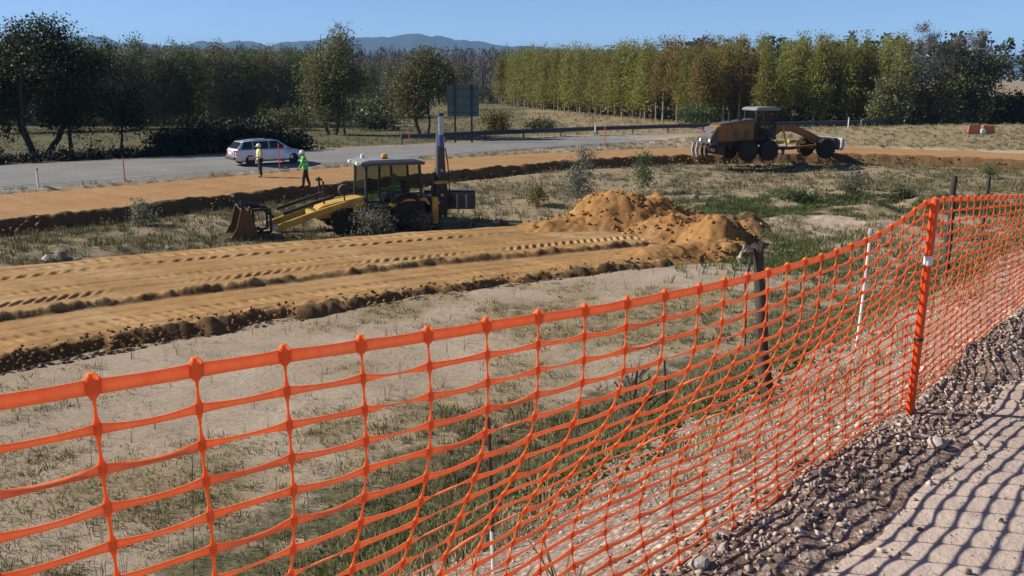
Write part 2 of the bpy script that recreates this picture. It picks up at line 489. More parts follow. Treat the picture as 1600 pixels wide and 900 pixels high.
green = np.maximum(green, np.clip(1.6 * blob(1300, 325, ZF, 9, 5.0) + 1.1 * blob(1215, 395, ZF, 2.8, 3.5) + .9 * blob(1480, 310, ZF, 6, 4), 0, 1) * sstep(-.45, .1, n1 + n3))
verge = sstep(-.3, .6, RR - e2) * (1 - sstep(-1, 0, RR - rn_))
green = np.maximum(green, .55 * verge * sstep(-.3, .3, n1))
beyond = sstep(0, 1.5, RR - rf_)
green = np.maximum(green, .8 * beyond * np.clip(blob(600, 205, ZR, 10, 12) + blob(560, 215, ZR, 10, 8) + .5 * blob(80, 232, ZR, 20, 10) + .35, 0, 1))
straw = np.clip(.36 + 1.0 * n2 + .8 * n1, 0, .85) * (1 - gravel)
straw = np.maximum(straw, .85 * mid_left * (1 - green))
straw = np.maximum(straw, beyond * .9); green = np.maximum(green, .72 * sstep(150, 170, RR)); green = np.maximum(green, .6 * beyond * (1 - sstep(.0, .05, thw)) )
left_shade = beyond * (1 - sstep(-.30, -.22, thw)); straw = straw * (1 - .75 * left_shade); green = np.maximum(green, .95 * left_shade)  # darker ground under the left trees, their shade put into the zone colour
right_dry = sstep(0, 1, RR - e2) * sstep(math.radians(8), math.radians(13), thw)
straw = np.maximum(straw, right_dry * .95); green = green * (1 - .85 * right_dry)

zone = np.stack([gravel.ravel(), green.ravel(), straw.ravel()], 1)

m, nt, out = mat_new('ground'); N = NT(nt)
c = N.coords(); zn = N.n('ShaderNodeSeparateXYZ'); N.l(N.attr('zone', 'Vector'), zn.inputs[0])
big = N.noise(c, .5, 6, .65); mid = N.noise(c, 3.2, 6, .7); fine = N.noise(c, 28, 5, .75); vf = N.noise(c, 9, 6, .75)
sand = N.ramp(big, [(.3, (.31, .245, .175)), (.5, (.40, .32, .235)), (.7, (.47, .385, .295))])
sand = N.mix(N.ramp(vf, [(.47, 0.0), (.70, .8)]), sand, (.18, .145, .095))
spk = N.noise(c, 55, 4, .8)
sand = N.mix(N.ramp(spk, [(.50, 0.0), (.66, .75)]), sand, (.13, .105, .075))
sand = N.mix(N.ramp(spk, [(.30, .6), (.44, 0.0)]), sand, (.62, .54, .44))
straw_c = N.ramp(mid, [(.3, (.17, .13, .075)), (.5, (.27, .21, .125)), (.7, (.36, .29, .18))])
green_c = N.ramp(vf, [(.3, (.05, .052, .026)), (.5, (.105, .10, .05)), (.72, (.22, .185, .11))])
vor = N.n('ShaderNodeTexVoronoi'); vor.inputs['Scale'].default_value = 38; N.l(c, vor.inputs['Vector'])
vs_ = N.n('ShaderNodeSeparateXYZ'); N.l(vor.outputs['Color'], vs_.inputs[0])
grav = N.ramp(vs_.outputs[0], [(.0, (.15, .10, .078)), (.35, (.30, .215, .17)), (.65, (.43, .32, .26)), (.88, (.52, .41, .34)), (1, (.64, .55, .48))])
grav = N.mix(N.ramp(vor.outputs['Distance'], [(.3, 0.0), (.65, .7)]), grav, (.10, .074, .058))
grav = N.mix(N.ramp(big, [(.45, 0.0), (.65, .6)]), grav, (.33, .225, .175))
j = N.math('MULTIPLY', N.math('SUBTRACT', mid, .5), 1.3)
def wt(s): return N.ramp(N.math('ADD', s, j), [(.30, 0.0), (.70, 1.0)])
col = N.mix(wt(zn.outputs[2]), sand, straw_c)
col = N.mix(wt(zn.outputs[1]), col, green_c)
col = N.mix(N.ramp(zn.outputs[0], [(.35, 0.0), (.65, 1.0)]), col, grav)
h = N.math('ADD', N.math('MULTIPLY', vf, .5), N.math('MULTIPLY', fine, .5))
N.principled(out, col, .95, 0, N.bump(h, .7, .05), .15)
M['ground'] = m
g = np_obj('ground', np.stack([gx.ravel(), gy.ravel(), gzv.ravel()], 1), grid_faces(len(rr), len(tt))[:, ::-1], m, attrs={'zone': zone})
tag(g, kind='structure')

# ---- asphalt road beyond the works
def ribbon(name, la, lb, z, mat, nt_=24, crown=.04, seed=1):
    n = len(la); t = np.linspace(0, 1, nt_)
    X = la[:, None, 0] * (1 - t) + lb[:, None, 0] * t
    Y = la[:, None, 1] * (1 - t) + lb[:, None, 1] * t
    Z = z + crown * (1 - (2 * t - 1) ** 2) + 0 * X - 0.15 * ((t == 0) | (t == 1)) + .012 * fbm(X, Y, 2, 3, seed)
    return np_obj(name, np.stack([X.ravel(), Y.ravel(), Z.ravel()], 1), grid_faces(n, nt_), mat)
tag(ribbon('road', L_RN, L_RF, ZR + .0, M['asphalt'], 16), kind='structure')
# a worn pale edge line
def edge_line(name, k, w):
    d = L_RF - L_RN; d = d / np.linalg.norm(d, axis=1)[:, None]
    a = L_RN + (L_RF - L_RN) * k; b_ = a + d * w
    X = np.stack([a[:, 0], b_[:, 0]], 1); Y = np.stack([a[:, 1], b_[:, 1]], 1)
    Z = ZR + .04 * (1 - (2 * k - 1) ** 2) + .02 + .012 * fbm(X, Y, 2, 3, 1)
    return np_obj(name, np.stack([X.ravel(), Y.ravel(), Z.ravel()], 1), grid_faces(len(a), 2), M['line'])
m, nt, out = mat_new('worn_road_line'); N = NT(nt)
n = N.noise(N.coords(), 2.0, 6, .7)
N.principled(out, N.ramp(n, [(.4, (.27, .27, .27)), (.6, (.5, .5, .49))]), .8)
M['line'] = m
tag(edge_line('road_edge_line', .07, .12), kind='structure')
tag(edge_line('road_edge_line', .93, .12), kind='structure')

# ---- far graded strip of orange soil with a broken bank towards the field
def soil_strip():
    n = 1100; ii = np.linspace(0, len(L_SN) - 1, n)
    A = np.stack([np.interp(ii, np.arange(len(L_SN)), L_SN[:, k]) for k in (0, 1)], 1)
    B = np.stack([np.interp(ii, np.arange(len(L_SF)), L_SF[:, k]) for k in (0, 1)], 1)
    w = np.linalg.norm(B - A, axis=1)[:, None]
    d = (B - A) / w
    off = np.concatenate([np.array([-1.1, -.9, -.7, -.5, -.35, -.2, -.1, 0, .1, .2, .35]), np.linspace(.6, 1, 36) * 0])  # metres from near edge
    nb = 11
    t = np.concatenate([np.zeros(nb), np.linspace(.06, 1.04, 34)])
    offm = np.concatenate([off[:nb], np.zeros(34)])
    X = A[:, None, 0] + d[:, None, 0] * (t * w + offm); Y = A[:, None, 1] + d[:, None, 1] * (t * w + offm)
    m_ = t * w + offm
    jag = .45 * fbm(X, Y, 1.1, 4, 71)
    k = sstep(-.75, .05, m_ + jag)
    Z = (ZF - .15) * (1 - k) + ZS * k + .14 * fbm(X, Y, .45, 3, 72) * (1 - sstep(.1, .9, m_)) + .10 * np.exp(-((m_ - .15) / .3) ** 2)
    Z = Z + .025 * fbm(X, Y, 1.2, 4, 73)
    # wheel grooves along the strip
    Z = Z - .03 * np.exp(-((m_ - .45 * w) / .18) ** 2) - .03 * np.exp(-((m_ - .70 * w) / .18) ** 2)
    return np_obj('graded_soil_strip', np.stack([X.ravel(), Y.ravel(), Z.ravel()], 1), grid_faces(n, len(t)), M['far_soil'], attrs={'dark_soil': (1 - sstep(-.05, .30, m_ + .5 * jag)).ravel()})  # darker soil colour on the near bank face
tag(soil_strip(), kind='structure')

# ---- haul track of orange fill with wheel ruts
HT_N = [(-420, 640), (-200, 590), (0, 549), (200, 512), (400, 480), (700, 438), (1000, 403), (1160, 384)]
HT_F = [(-560, 470), (-280, 443), (0, 418), (180, 400), (350, 386), (620, 365), (840, 351), (970, 343)]
ZT = -4.2
L_HN, L_HF = world_line(HT_N, ZT), world_line(HT_F, ZT)
def haul_track():
    n = 980; ii = np.linspace(0, 599, n)
    A = np.stack([np.interp(ii, np.arange(600), L_HN[:, k]) for k in (0, 1)], 1)
    B = np.stack([np.interp(ii, np.arange(600), L_HF[:, k]) for k in (0, 1)], 1)
    w = np.linalg.norm(B - A, axis=1)[:, None]; d = (B - A) / w
    t = np.concatenate([np.linspace(-.16, .0, 18)[:-1], np.linspace(0, 1, 128), np.linspace(1, 1.12, 12)[1:]])
    X = A[:, None, 0] + d[:, None, 0] * t * w; Y = A[:, None, 1] + d[:, None, 1] * t * w
    C = (A + B) / 2
    s = np.concatenate([[0], np.cumsum(np.linalg.norm(np.diff(C, axis=0), axis=1))])[:, None]
    mm = t * w                                   # metres from the near edge
    jag = .55 * fbm(X, Y, 1.3, 4, 81)
    Z = ZT + 0 * X
    k = sstep(-.75, .0, mm + jag)
    Z = Z + (k - 1) * .48
    Z = Z - sstep(0, .55, (mm - w) + .3 * fbm(X, Y, 1.1, 3, 82)) * .45
    Z = Z + .16 * fbm(X, Y, .42, 3, 83) * np.exp(-((mm + .25) / .45) ** 2) * 1.3
    Z = Z + .022 * fbm(X, Y, 1.0, 4, 84) + .05 * fbm(X, Y, 5, 2, 85)
    # step between two passes: the near pass lies lower
    st = .30 * w + .25 * fbm(s, s * 0, 6, 2, 86)
    dd = mm - st
    Z = Z - .10 * (1 - sstep(-.10, .14, dd)) + .09 * np.exp(-((dd - .2) / .16) ** 2) * (1 + 1.6 * fbm(X, Y, .3, 3, 87))
    # lugged wheel tracks
    for tc_, wd, dep, pitch, sl, sd in ((.11, .34, .06, .34, 1.2, 1), (.445, .28, .05, .30, -1.0, 2), (.92, .24, .06, .42, 1.0, 3), (.80, .2, .04, .42, -.8, 4), (.57, .26, .022, .3, 1, 5)):
        c0 = tc_ * w + .18 * fbm(s, s * 0, 9, 2, 90 + sd)
        q = (mm - c0)
        win = np.exp(-(q / wd) ** 4)
        Z = Z + win * (dep * np.tanh(2.2 * np.sin(2 * math.pi * (s / pitch + sl * q / .62 + .5 * fbm(s, s * 0, 1.4, 3, 195 + sd)))) * np.clip(.62 + 1.9 * fbm(s, q * 3, 2.6, 3, 95 + sd), .05, 1.4) - .03)
        Z = Z + .025 * np.exp(-((np.abs(q) - wd * 1.25) / .07) ** 2)
    Z = Z - .42 * sstep(s[-1] - 3.0, s[-1] - .2, s + 0 * X + .8 * fbm(X, Y, 1.5, 3, 88))
    for tc_ in (.63, .72, .22):                # faint smooth grooves
        Z = Z - .025 * np.exp(-((mm - tc_ * w - .12 * fbm(s, s * 0, 7, 2, 99)) / .10) ** 2)
    return np_obj('haul_track', np.stack([X.ravel(), Y.ravel(), Z.ravel()], 1), grid_faces(n, len(t)), M['orange_soil'], attrs={'dark_soil': np.clip(.85 * (1 - sstep(-.25, .12, mm + .5 * jag)) + .6 * np.exp(-(dd / .12) ** 2), 0, 1).ravel()}), (A, B)  # darker soil colour on the near bank and the step between passes
haul, (HA, HB) = haul_track()
tag(haul, kind='structure')

# ---- tipped heap of orange earth at the end of the track
def mound_z(X, Y):
    z = -99 + 0 * X
    lobes = [((985, 352), ZF + .2, 2.7, 1.6, 1.62, .15), ((905, 356), ZF + .2, 3.2, 1.7, .75, .2), ((840, 362), ZF + .2, 2.6, 1.5, .36, .3), ((1125, 372), ZF + .2, 1.35, 1.05, 1.05, .2),
             ((1040, 394), ZF + .2, 3.0, 1.2, .55, .45), ((1120, 388), ZF + .2, 1.6, .9, .6, .3), ((1050, 362), ZF + .2, 2.2, 1.4, .75, .2), ((1155, 350), ZF + .2, 1.1, 1.3, .65, 0)]
    h = 0 * X
    for (a, b_), z0, rx, ry, hh, tn in lobes:
        cx, cy = px(a, b_, z0)
        u = (X - cx) * math.cos(tn) + (Y - cy) * math.sin(tn); v = -(X - cx) * math.sin(tn) + (Y - cy) * math.cos(tn)
        e = np.exp(-((u / rx) ** 2 + (v / ry) ** 2) ** 1.3)
        h = np.maximum(h, hh * e) + .25 * np.minimum(h, hh * e)
    cr = px(1125, 372, ZF); rt = sstep(cr[0] - 2.2, cr[0] + .2, X)
    rgh = (1 + 1.1 * rt) * .26 * fbm(X, Y, 1.6, 5, 101, .55) + .10 * np.abs(fbm(X, Y, .45, 3, 102))
    # ruts climbing the heap
    u = X * .86 + Y * .5; v = -X * .5 + Y * .86
    return h * (1 + .55 * rgh / .3 * .5) + rgh * sstep(.08, .4, h) * .6
cx, cy = px(1010, 362, ZF)
xs = np.arange(cx - 9.5, cx + 6.2, .07); ys = np.arange(cy - 8.5, cy + 4.6, .07)
XX, YY = np.meshgrid(xs, ys)
hh = mound_z(XX, YY)
ZZ = ground_z(XX, YY) - .14 + hh
mo = np_obj('earth_mound', np.stack([XX.ravel(), YY.ravel(), ZZ.ravel()], 1), grid_faces(len(ys), len(xs)), M['mound_soil'], attrs={'dark_soil': (.75 * sstep(px(1125, 372, ZF)[0] - .6, px(1125, 372, ZF)[0] + .8, XX + 1.2 * fbm(XX, YY, 1.1, 3, 105)) * sstep(-.4, .5, fbm(XX, YY, .9, 3, 106) + .25)).ravel()})
tag(mo, 'heap of freshly tipped orange earth where the haul track ends', 'earth mound')

# ---- footpath on the embankment
al = np.arange(-7, 30, .07); pr = np.concatenate([np.arange(-5.2, -1.5, .1), np.arange(-1.5, -.1, .035)])
PR, AL = np.meshgrid(pr, al)
X = FA[0] + FD[0] * AL + FN[0] * PR; Y = FA[1] + FD[1] * AL + FN[1] * PR
edge = PR + .21 + .24 * fbm(X, Y, .7, 3, 111)
Z = .005 + .012 * fbm(X, Y, .5, 3, 112) + .006 * fbm(X, Y, .08, 2, 113) - .06 * sstep(-.06, .22, edge) - .15 * sstep(.2, 0, PR + 5.2)
tag(np_obj('path', np.stack([X.ravel(), Y.ravel(), Z.ravel()], 1), grid_faces(len(al), len(pr)), M['path']), kind='structure')

# ---- distant hills
def hills():
    n = 400; rows = 14
    xs = np.linspace(-2600, 4200, n)
    prof_px = [(-1500, 66), (-600, 62), (0, 70), (60, 68), (130, 57), (165, 57), (200, 68), (260, 71), (330, 66), (375, 62), (420, 70), (470, 66), (520, 60), (600, 58), (680, 55), (740, 65), (790, 72), (850, 77), (950, 79), (1200, 84), (1500, 90), (1585, 84), (1640, 80), (2200, 78), (3000, 84)]
    th = np.linspace(-.95, .95, n); D = 5200.0
    pxx = 800 + FPX * np.tan(th) / CP
    hz = np.interp(pxx, [p[0] for p in prof_px], [p[1] for p in prof_px])
    v = (hz - PYC) / FPX
    top = EYE - (SP + v * CP) / (CP - v * SP) * D
    top = top + 9 * fbm(pxx, pxx * 0, 25, 4, 121)
    k = np.linspace(-1, 1, rows)[:, None]
    Rr = D / np.cos(th) + k * 1100
    Z = (top + 10) * np.exp(-(k * 1.6) ** 2) * (1 + .12 * fbm(th * 60 + 0 * k, k * 9 + 0 * th, 1, 3, 122) * (np.abs(k) > .01)) - 10
    X = Rr * np.sin(th); Y = Rr * np.cos(th)
    m, nt, out = mat_new('wooded_hills'); N = NT(nt)
    nz = N.noise(N.coords(), .012, 6, .7)
    N.principled(out, N.ramp(nz, [(.35, (.018, .03, .028)), (.65, (.04, .055, .045))]), .95, 0, None, .1)
    return np_obj('hills', np.stack([X.ravel(), Y.ravel(), Z.ravel()], 1), grid_faces(rows, n), m)
tag(hills(), kind='structure')
# ---------------------------------------------------------------- orange net fence along the path
def ray_ground(x, y, far=150.0):
    """where the line of sight through x, y meets the ground"""
    u, v = (x - PXC) / FPX, (y - PYC) / FPX
    t = np.concatenate([np.arange(1, 60, .02), np.arange(60, far * 1.3, .1)])
    X, Y, Zr = u * t, (CP - v * SP) * t, EYE - (SP + v * CP) * t
    below = np.nonzero(Zr <= ground_z(X, Y))[0]
    i = below[0] if len(below) else len(t) - 1
    return Vector((X[i], Y[i], Zr[i]))

CELL, NROW = .162, 20
TOP_PX = [(-600, 735), (-300, 680), (0, 627), (145, 605), (308, 578), (440, 556), (560, 541), (668, 525), (760, 510), (842, 496), (917, 487), (985, 474), (1042, 462), (1093, 452), (1190, 430), (1300, 398), (1365, 372), (1410, 345), (1450, 314), (1490, 311), (1545, 309), (1600, 307)]
POST = np.array([1.95, 4.31])
plan = [(1.3 * (-.475 + .0867 * i), 1.3 * (1 + .0894 * i)) for i in range(-5, 11)] + [(1.2, 3.37), tuple(POST), (2.7, 5.25), (3.5, 6.25), (4.6, 7.6), (6.0, 9.3)]
plan = np.array(plan)
seg = np.concatenate([[0], np.cumsum(np.linalg.norm(np.diff(plan, axis=0), axis=1))])
u0 = seg[5]                                                        # strand 0 of the count
def plan_at(u):
    u = u + u0
    return np.stack([np.interp(u, seg, plan[:, 0]), np.interp(u, seg, plan[:, 1])], -1)
UMIN, UMAX = -5 * CELL, seg[-1] - u0
u_post = seg[17] - u0
_us = np.linspace(UMIN, UMAX, 400)
_pl = plan_at(_us)
_z = np.full(400, 1.05)
for _ in range(6):
    zc = _pl[:, 1] * CP + (EYE - _z) * SP
    xp = PXC + FPX * _pl[:, 0] / zc
    yp = np.interp(xp, [p[0] for p in TOP_PX], [p[1] for p in TOP_PX])
    v = (yp - PYC) / FPX
    _z = EYE - (SP + v * CP) * _pl[:, 1] / (CP - v * SP)
_z = np.where(xp > 1600, np.interp(_us, [_us[np.argmax(xp > 1600)] if (xp > 1600).any() else UMAX, UMAX], [_z[np.argmax(xp > 1600)], .98]), _z)
_z = np.convolve(np.pad(_z, 4, 'edge'), np.ones(9) / 9, 'valid')
def net_pt(u, v):
    """u metres along, v 0 at the top band to 1 at the ground"""
    u = np.asarray(u, float); v = np.asarray(v, float)
    P = plan_at(u); zt = np.interp(u, _us, _z)
    p0 = (P[..., 0] - FA[0]) * FN[0] + (P[..., 1] - FA[1]) * FN[1]
    D = np.clip(-p0, 0, .4)
    i = u / CELL
    belly = .14 * np.exp(-((i - 9) / 5.5) ** 2) + .06 * np.exp(-((i - 20) / 4) ** 2) + .05 * np.exp(-((i - 33) / 4) ** 2)
    off = D * sstep(.2, .9, v) + belly * sstep(.12, .62, v) * (1 - .55 * sstep(.7, 1.0, v))
    off = off + .03 * fbm(u, v * 1.2, .55, 2, 131) * np.sin(np.pi * np.clip(v, 0, 1))
    bx, by = P[..., 0] + FN[0] * off, P[..., 1] + FN[1] * off
    zb = .03 + .03 * vnoise(u * 1.7, u * 0, 133)
    shear = -.05 * np.exp(-((i - 9) / 6) ** 2) * sstep(.3, .9, v) + .02 * (1 - sstep(0, 5, i)) * v
    bx = bx + FD[0] * shear; by = by + FD[1] * shear
    z = zt + (zb - zt) * v + .012 * fbm(u, v, .3, 2, 135) * np.sin(np.pi * np.clip(v, 0, 1))
    return np.stack([bx, by, z], -1)

net = empty('safety_net', (float(POST[0]), float(POST[1]), 0), 0, 'orange plastic mesh barrier net strung along the footpath edge', 'safety net')
ORG = np.array([POST[0], POST[1], 0.0])
def frame_at(u, v):
    e = 1e-3
    P = net_pt(u, v)
    tu = net_pt(u + e, v) - net_pt(u - e, v); tv = net_pt(u, v + e) - net_pt(u, v - e)
    tu /= np.linalg.norm(tu, axis=-1, keepdims=True); tv /= np.linalg.norm(tv, axis=-1, keepdims=True)
    nn = np.cross(tu, tv); nn /= np.linalg.norm(nn, axis=-1, keepdims=True)
    return P, tu, tv, nn
NV = int((UMAX - UMIN) / CELL)
SUB = 8
VR = np.linspace(0, 1, NROW + 1); VR = .82 * VR + .18 * (1 - (1 - VR) ** 2)
def h_strand(j):
    n = NV * SUB + 1
    u = UMIN + CELL * np.arange(n) / SUB
    u = u[u <= UMAX - .01]; n = len(u)
    ph = (np.arange(n) % SUB) / SUB
    cell = np.arange(n) // SUB
    v = np.full(n, VR[j])
    P, tu, tv, nn = frame_at(u, v)
    mid = np.sin(np.pi * ph) ** .7
    if j == 0: hw = .0125 - .0015 * mid; thk = .0016
    else: hw = .0092 - .0042 * mid; thk = .0014
    r = _hash(cell, np.full(n, j), 141) ; r2 = _hash(cell, np.full(n, j), 142)
    P[:, 2] -= (.001 + .0035 * r * (j > 0)) * np.sin(np.pi * ph)
    P += nn * ((r2 - .5) * .012 * np.sin(np.pi * ph) * (j > 0))[:, None]
    tw = (j > 0) * (r2 - .5) * 2.6 * np.sin(np.pi * ph) * (r > .4)
    wd = tv * np.cos(tw)[:, None] + nn * np.sin(tw)[:, None]
    nd = nn * np.cos(tw)[:, None] - tv * np.sin(tw)[:, None]
    hw = (hw * np.ones(n))[:, None]
    ring = np.stack([P + wd * hw + nd * thk, P - wd * hw + nd * thk, P - wd * hw - nd * thk, P + wd * hw - nd * thk], 1) - ORG
    i = np.arange(n - 1)[:, None] * 4
    k = np.arange(4)[None, :]
    F = np.stack([i + k, i + (k + 1) % 4, i + 4 + (k + 1) % 4, i + 4 + k], -1).reshape(-1, 4)
    return np_obj('top_band' if j == 0 else 'horizontal_strand', ring.reshape(-1, 3), F, M['net_pale'], net, smooth=False)
for j in range(NROW + 1): h_strand(j)
def v_strand(i):
    u = UMIN + CELL * i
    if u > UMAX - .02: return
    phs = [0, .14, .3, .5, .7, .86]
    rad = [.0072, .0060, .0030, .0021, .0030, .0060]
    vs, rs = [-.019, -.012], [.006, .012]
    for j in range(NROW):
        for p_, r_ in zip(phs, rad):
            vs.append(VR[j] + (VR[j + 1] - VR[j]) * p_); rs.append(r_ if j + p_ > .01 else .0135)
    vs.append(1.0); rs.append(.0085)
    vs, rs = np.array(vs), np.array(rs)
    rs[2:4] = [.0128, .0118]
    P, tu, tv, nn = frame_at(np.full(len(vs), u), vs)
    a = 2 * np.pi * np.arange(6) / 6
    ring = P[:, None] + rs[:, None, None] * (np.cos(a)[None, :, None] * tu[:, None] * 1.05 + np.sin(a)[None, :, None] * nn[:, None] * .8) - ORG
    n = len(vs)
    ii = np.arange(n - 1)[:, None] * 6; k = np.arange(6)[None, :]
    F = np.stack([ii + k, ii + (k + 1) % 6, ii + 6 + (k + 1) % 6, ii + 6 + k], -1).reshape(-1, 4)
    np_obj('vertical_strand', ring.reshape(-1, 3), F, M['net'], net)
for i in range(NV + 1): v_strand(i)

# orange tube that holds the net
pz = float(np.interp(u_post, _us, _z))
fp = empty('fence_post', (POST[0] - .01, POST[1] - .03, -.03), 0, 'upright orange tube post with a white sticker holding the net', 'fence post')
fp.rotation_euler = (math.radians(1.0), math.radians(.6), 0)
MB().tube([(0, 0, -.15), (0, 0, .5), (0, 0, pz + .02)], .0195, 14).build('tube', M['orange_post'], fp, smooth=True)
MB().tube([(0, 0, pz + .018), (0, 0, pz + .05)], [.021, .017], 14).build('cap', M['orange_post'], fp, smooth=True)
MB().tube([(0, 0, .77), (0, 0, .815)], .0202, 14, caps=False).build('sticker', M['white_paint'], fp, smooth=True)
MB().tube([(0, 0, .40), (0, 0, .415)], .0225, 10).build('cable_tie', M['black'], fp, smooth=True)

# ---- old fence: weathered posts and thin stakes down the slope
def wood_post(bx, by, tx, ty, r, label, seed, wire=False):
    b_ = ray_ground(bx, by)
    t_ = Vector(pxd(tx, ty, b_.y))
    o = empty('wooden_post', b_, 0, label, 'wooden post', 'old posts down the slope')
    h = t_ - b_
    rs = np.random.default_rng(seed)
    n = 9; vs = []
    mb = MB()
    pts = [h * k / n + Vector((rs.normal(0, .006), rs.normal(0, .006), 0)) for k in range(n + 1)]
    pts[0] = Vector((0, 0, -.3))
    mb.tube(pts, [r * (1.05 - .15 * k / n) * (1 + rs.normal(0, .05)) for k in range(n + 1)], 9)
    s = mb.build('shaft', M['wood'], o, smooth=True)
    me = s.data
    for q in me.vertices:
        q.co.x += .25 * r * (vnoise(np.array([q.co.z * 9]), np.array([math.atan2(q.co.y, q.co.x) * 2]), seed)[0])
        if q.co.z > h.z - .02: q.co.z += rs.normal(0, .02)
    if wire:
        MB().tube([h + Vector((-r, -.02, -.04)), h + Vector((-r - .06, -.03, -.02)), h + Vector((-r - .11, -.04, -.10)), h + Vector((-r - .09, -.04, -.17))], [.022, .03, .02, .006], 6).build('splinter', M['pale_wood'], o, smooth=True)
        MB().tube([h + Vector((-r, -.03, -.10)), h + Vector((-r - .05, -.05, -.30)), h + Vector((-r - .03, -.05, -.52)), h + Vector((-r - .02, -.05, -.85))], .009, 5).build('wire', M['galv'], o, smooth=True)
    for k in (.35, .7):
        MB().tube([h * k + Vector((-r * 1.1, -r * .6, 0)), h * k + Vector((0, -r * 1.25, .01)), h * k + Vector((r * 1.1, -r * .6, 0))], .004, 5).build('wire_staple', M['galv'], o)
    return o
M['pale_wood'] = bark('split_pale_wood', (.22, .20, .17), (.42, .38, .33), 14)
wood_post(1200, 633, 1184, 382, .047, 'weathered round post with splintered top, nearest behind the orange net', 3, True)
wood_post(1476, 442, 1492, 276, .065, 'grey weathered post rising above the net just past the orange tube', 4)
wood_post(1531, 392, 1546, 274, .065, 'farthest weathered post on the slope near the frame edge', 5)
def stake(bx, by, tx, ty, r, mat, name, label, cat, tip=None, foot=None):
    b_ = ray_ground(bx, by); t_ = Vector(pxd(tx, ty, b_.y)); h = t_ - b_
    o = empty(name, b_, 0, label, cat)
    MB().tube([-h * .06, h * .5 + Vector((.004, 0, 0)), h], r, 8).build('rod', mat, o, smooth=True)
    if tip: MB().tube([h * .985, h * 1.01, h * 1.05], [r * 1.2, r * 2.1, r * 1.4], 8).build('insulator', tip, o, smooth=True)
    if foot: MB().tube([h * .0, h * .28], r * 1.15, 8).build('foot_sleeve', foot, o, smooth=True)
    return o
stake(1338, 542, 1360, 366, .014, M['white_paint'], 'plastic_stake', 'thin white plastic fence stake leaning behind the net', 'stake', M['light_steel'])
stake(771, 897, 763, 652, .008, M['black'], 'steel_stake', 'thin dark steel stake with pale foot seen through the net', 'stake', None, M['white_paint'])
stake(1042, 700, 1038, 560, .009, M['black'], 'steel_stake', 'short dark stake among weeds below the middle of the net', 'stake')
stake(303, 905, 300, 705, .005, M['galv'], 'wire_stake', 'very thin grey stake standing in the grass below the net', 'stake')

# ---------------------------------------------------------------- stones
def stone_mesh(seed, mat, sub=True):
    import bmesh
    bm = bmesh.new(); bmesh.ops.create_icosphere(bm, subdivisions=2 if sub else 1, radius=1)
    rs = np.random.default_rng(seed)
    sc = np.array([1, rs.uniform(.6, .95), rs.uniform(.45, .75)])
    cuts = [(Vector(rs.normal(0, 1, 3)).normalized(), rs.uniform(.42, .75)) for _ in range(10)]
    for q in bm.verts:
        for d, k in cuts:
            e = q.co.dot(d) - k
            if e > 0: q.co -= d * e
        q.co = Vector((q.co.x * sc[0], q.co.y * sc[1], q.co.z * sc[2])) * (1 + rs.normal(0, .025))
    me = bpy.data.meshes.new('stone'); bm.to_mesh(me); bm.free(); me.materials.append(mat)
    return me
SM = [stone_mesh(k, M['stone'] if k % 2 else M['pale_stone']) for k in range(8)]
srs = np.random.default_rng(31)
def put_stone(P, r, label, group, k=None):
    o = bpy.data.objects.new('stone', SM[srs.integers(8) if k is None else k]); COL.objects.link(o)
    o.location = (P[0], P[1], P[2] + r * .18); o.scale = (r, r, r)
    o.rotation_euler = (srs.normal(0, .25), srs.normal(0, .25), srs.uniform(0, 6.28))
    tag(o, label, 'stone', group)
cnt = 0
while cnt < 210:
    a, p = srs.uniform(-1.2, 6.5), srs.normal(-.12, .20)
    if not -.6 < p < .5: continue
    q = FA + FD * a + FN * p
    r = .010 + .030 * srs.random() ** 3
    put_stone((q[0], q[1], max(gz(*q), -.005)), r, 'loose angular stone in the rubble between net and footpath', 'loose stones along the path edge'); cnt += 1
for (x_, y_, r, lab) in ((1468, 698, .07, 'largest pinkish stone lying on the edge of the footpath'), (1085, 886, .055, 'pale block of stone under the net at the bottom of the picture')):
    q = ray_ground(x_, y_); put_stone(q, r, lab, None, 0)
for k in range(60):                       # pebbles lying on the path
    a, p = srs.uniform(-1.5, 7), srs.uniform(-1.7, -.35)
    q = FA + FD * a + FN * p
    put_stone((q[0], q[1], .008), srs.uniform(.006, .018), 'small pebble lying loose on the pale footpath', 'pebbles on the footpath')
for (x_, y_, r) in ((72, 408, .30), (98, 404, .36), (122, 407, .22), (262, 388, .16), (1085, 311, .3), (1105, 313, .22)):
    q = ray_ground(x_, y_); put_stone(q, r, 'pale lump of stone in the rough grass beside the haul track' if x_ < 300 else 'pale lump of stone in the grass behind the earth mound', 'pale lumps left of the digger' if x_ < 300 else 'pale lumps behind the mound')

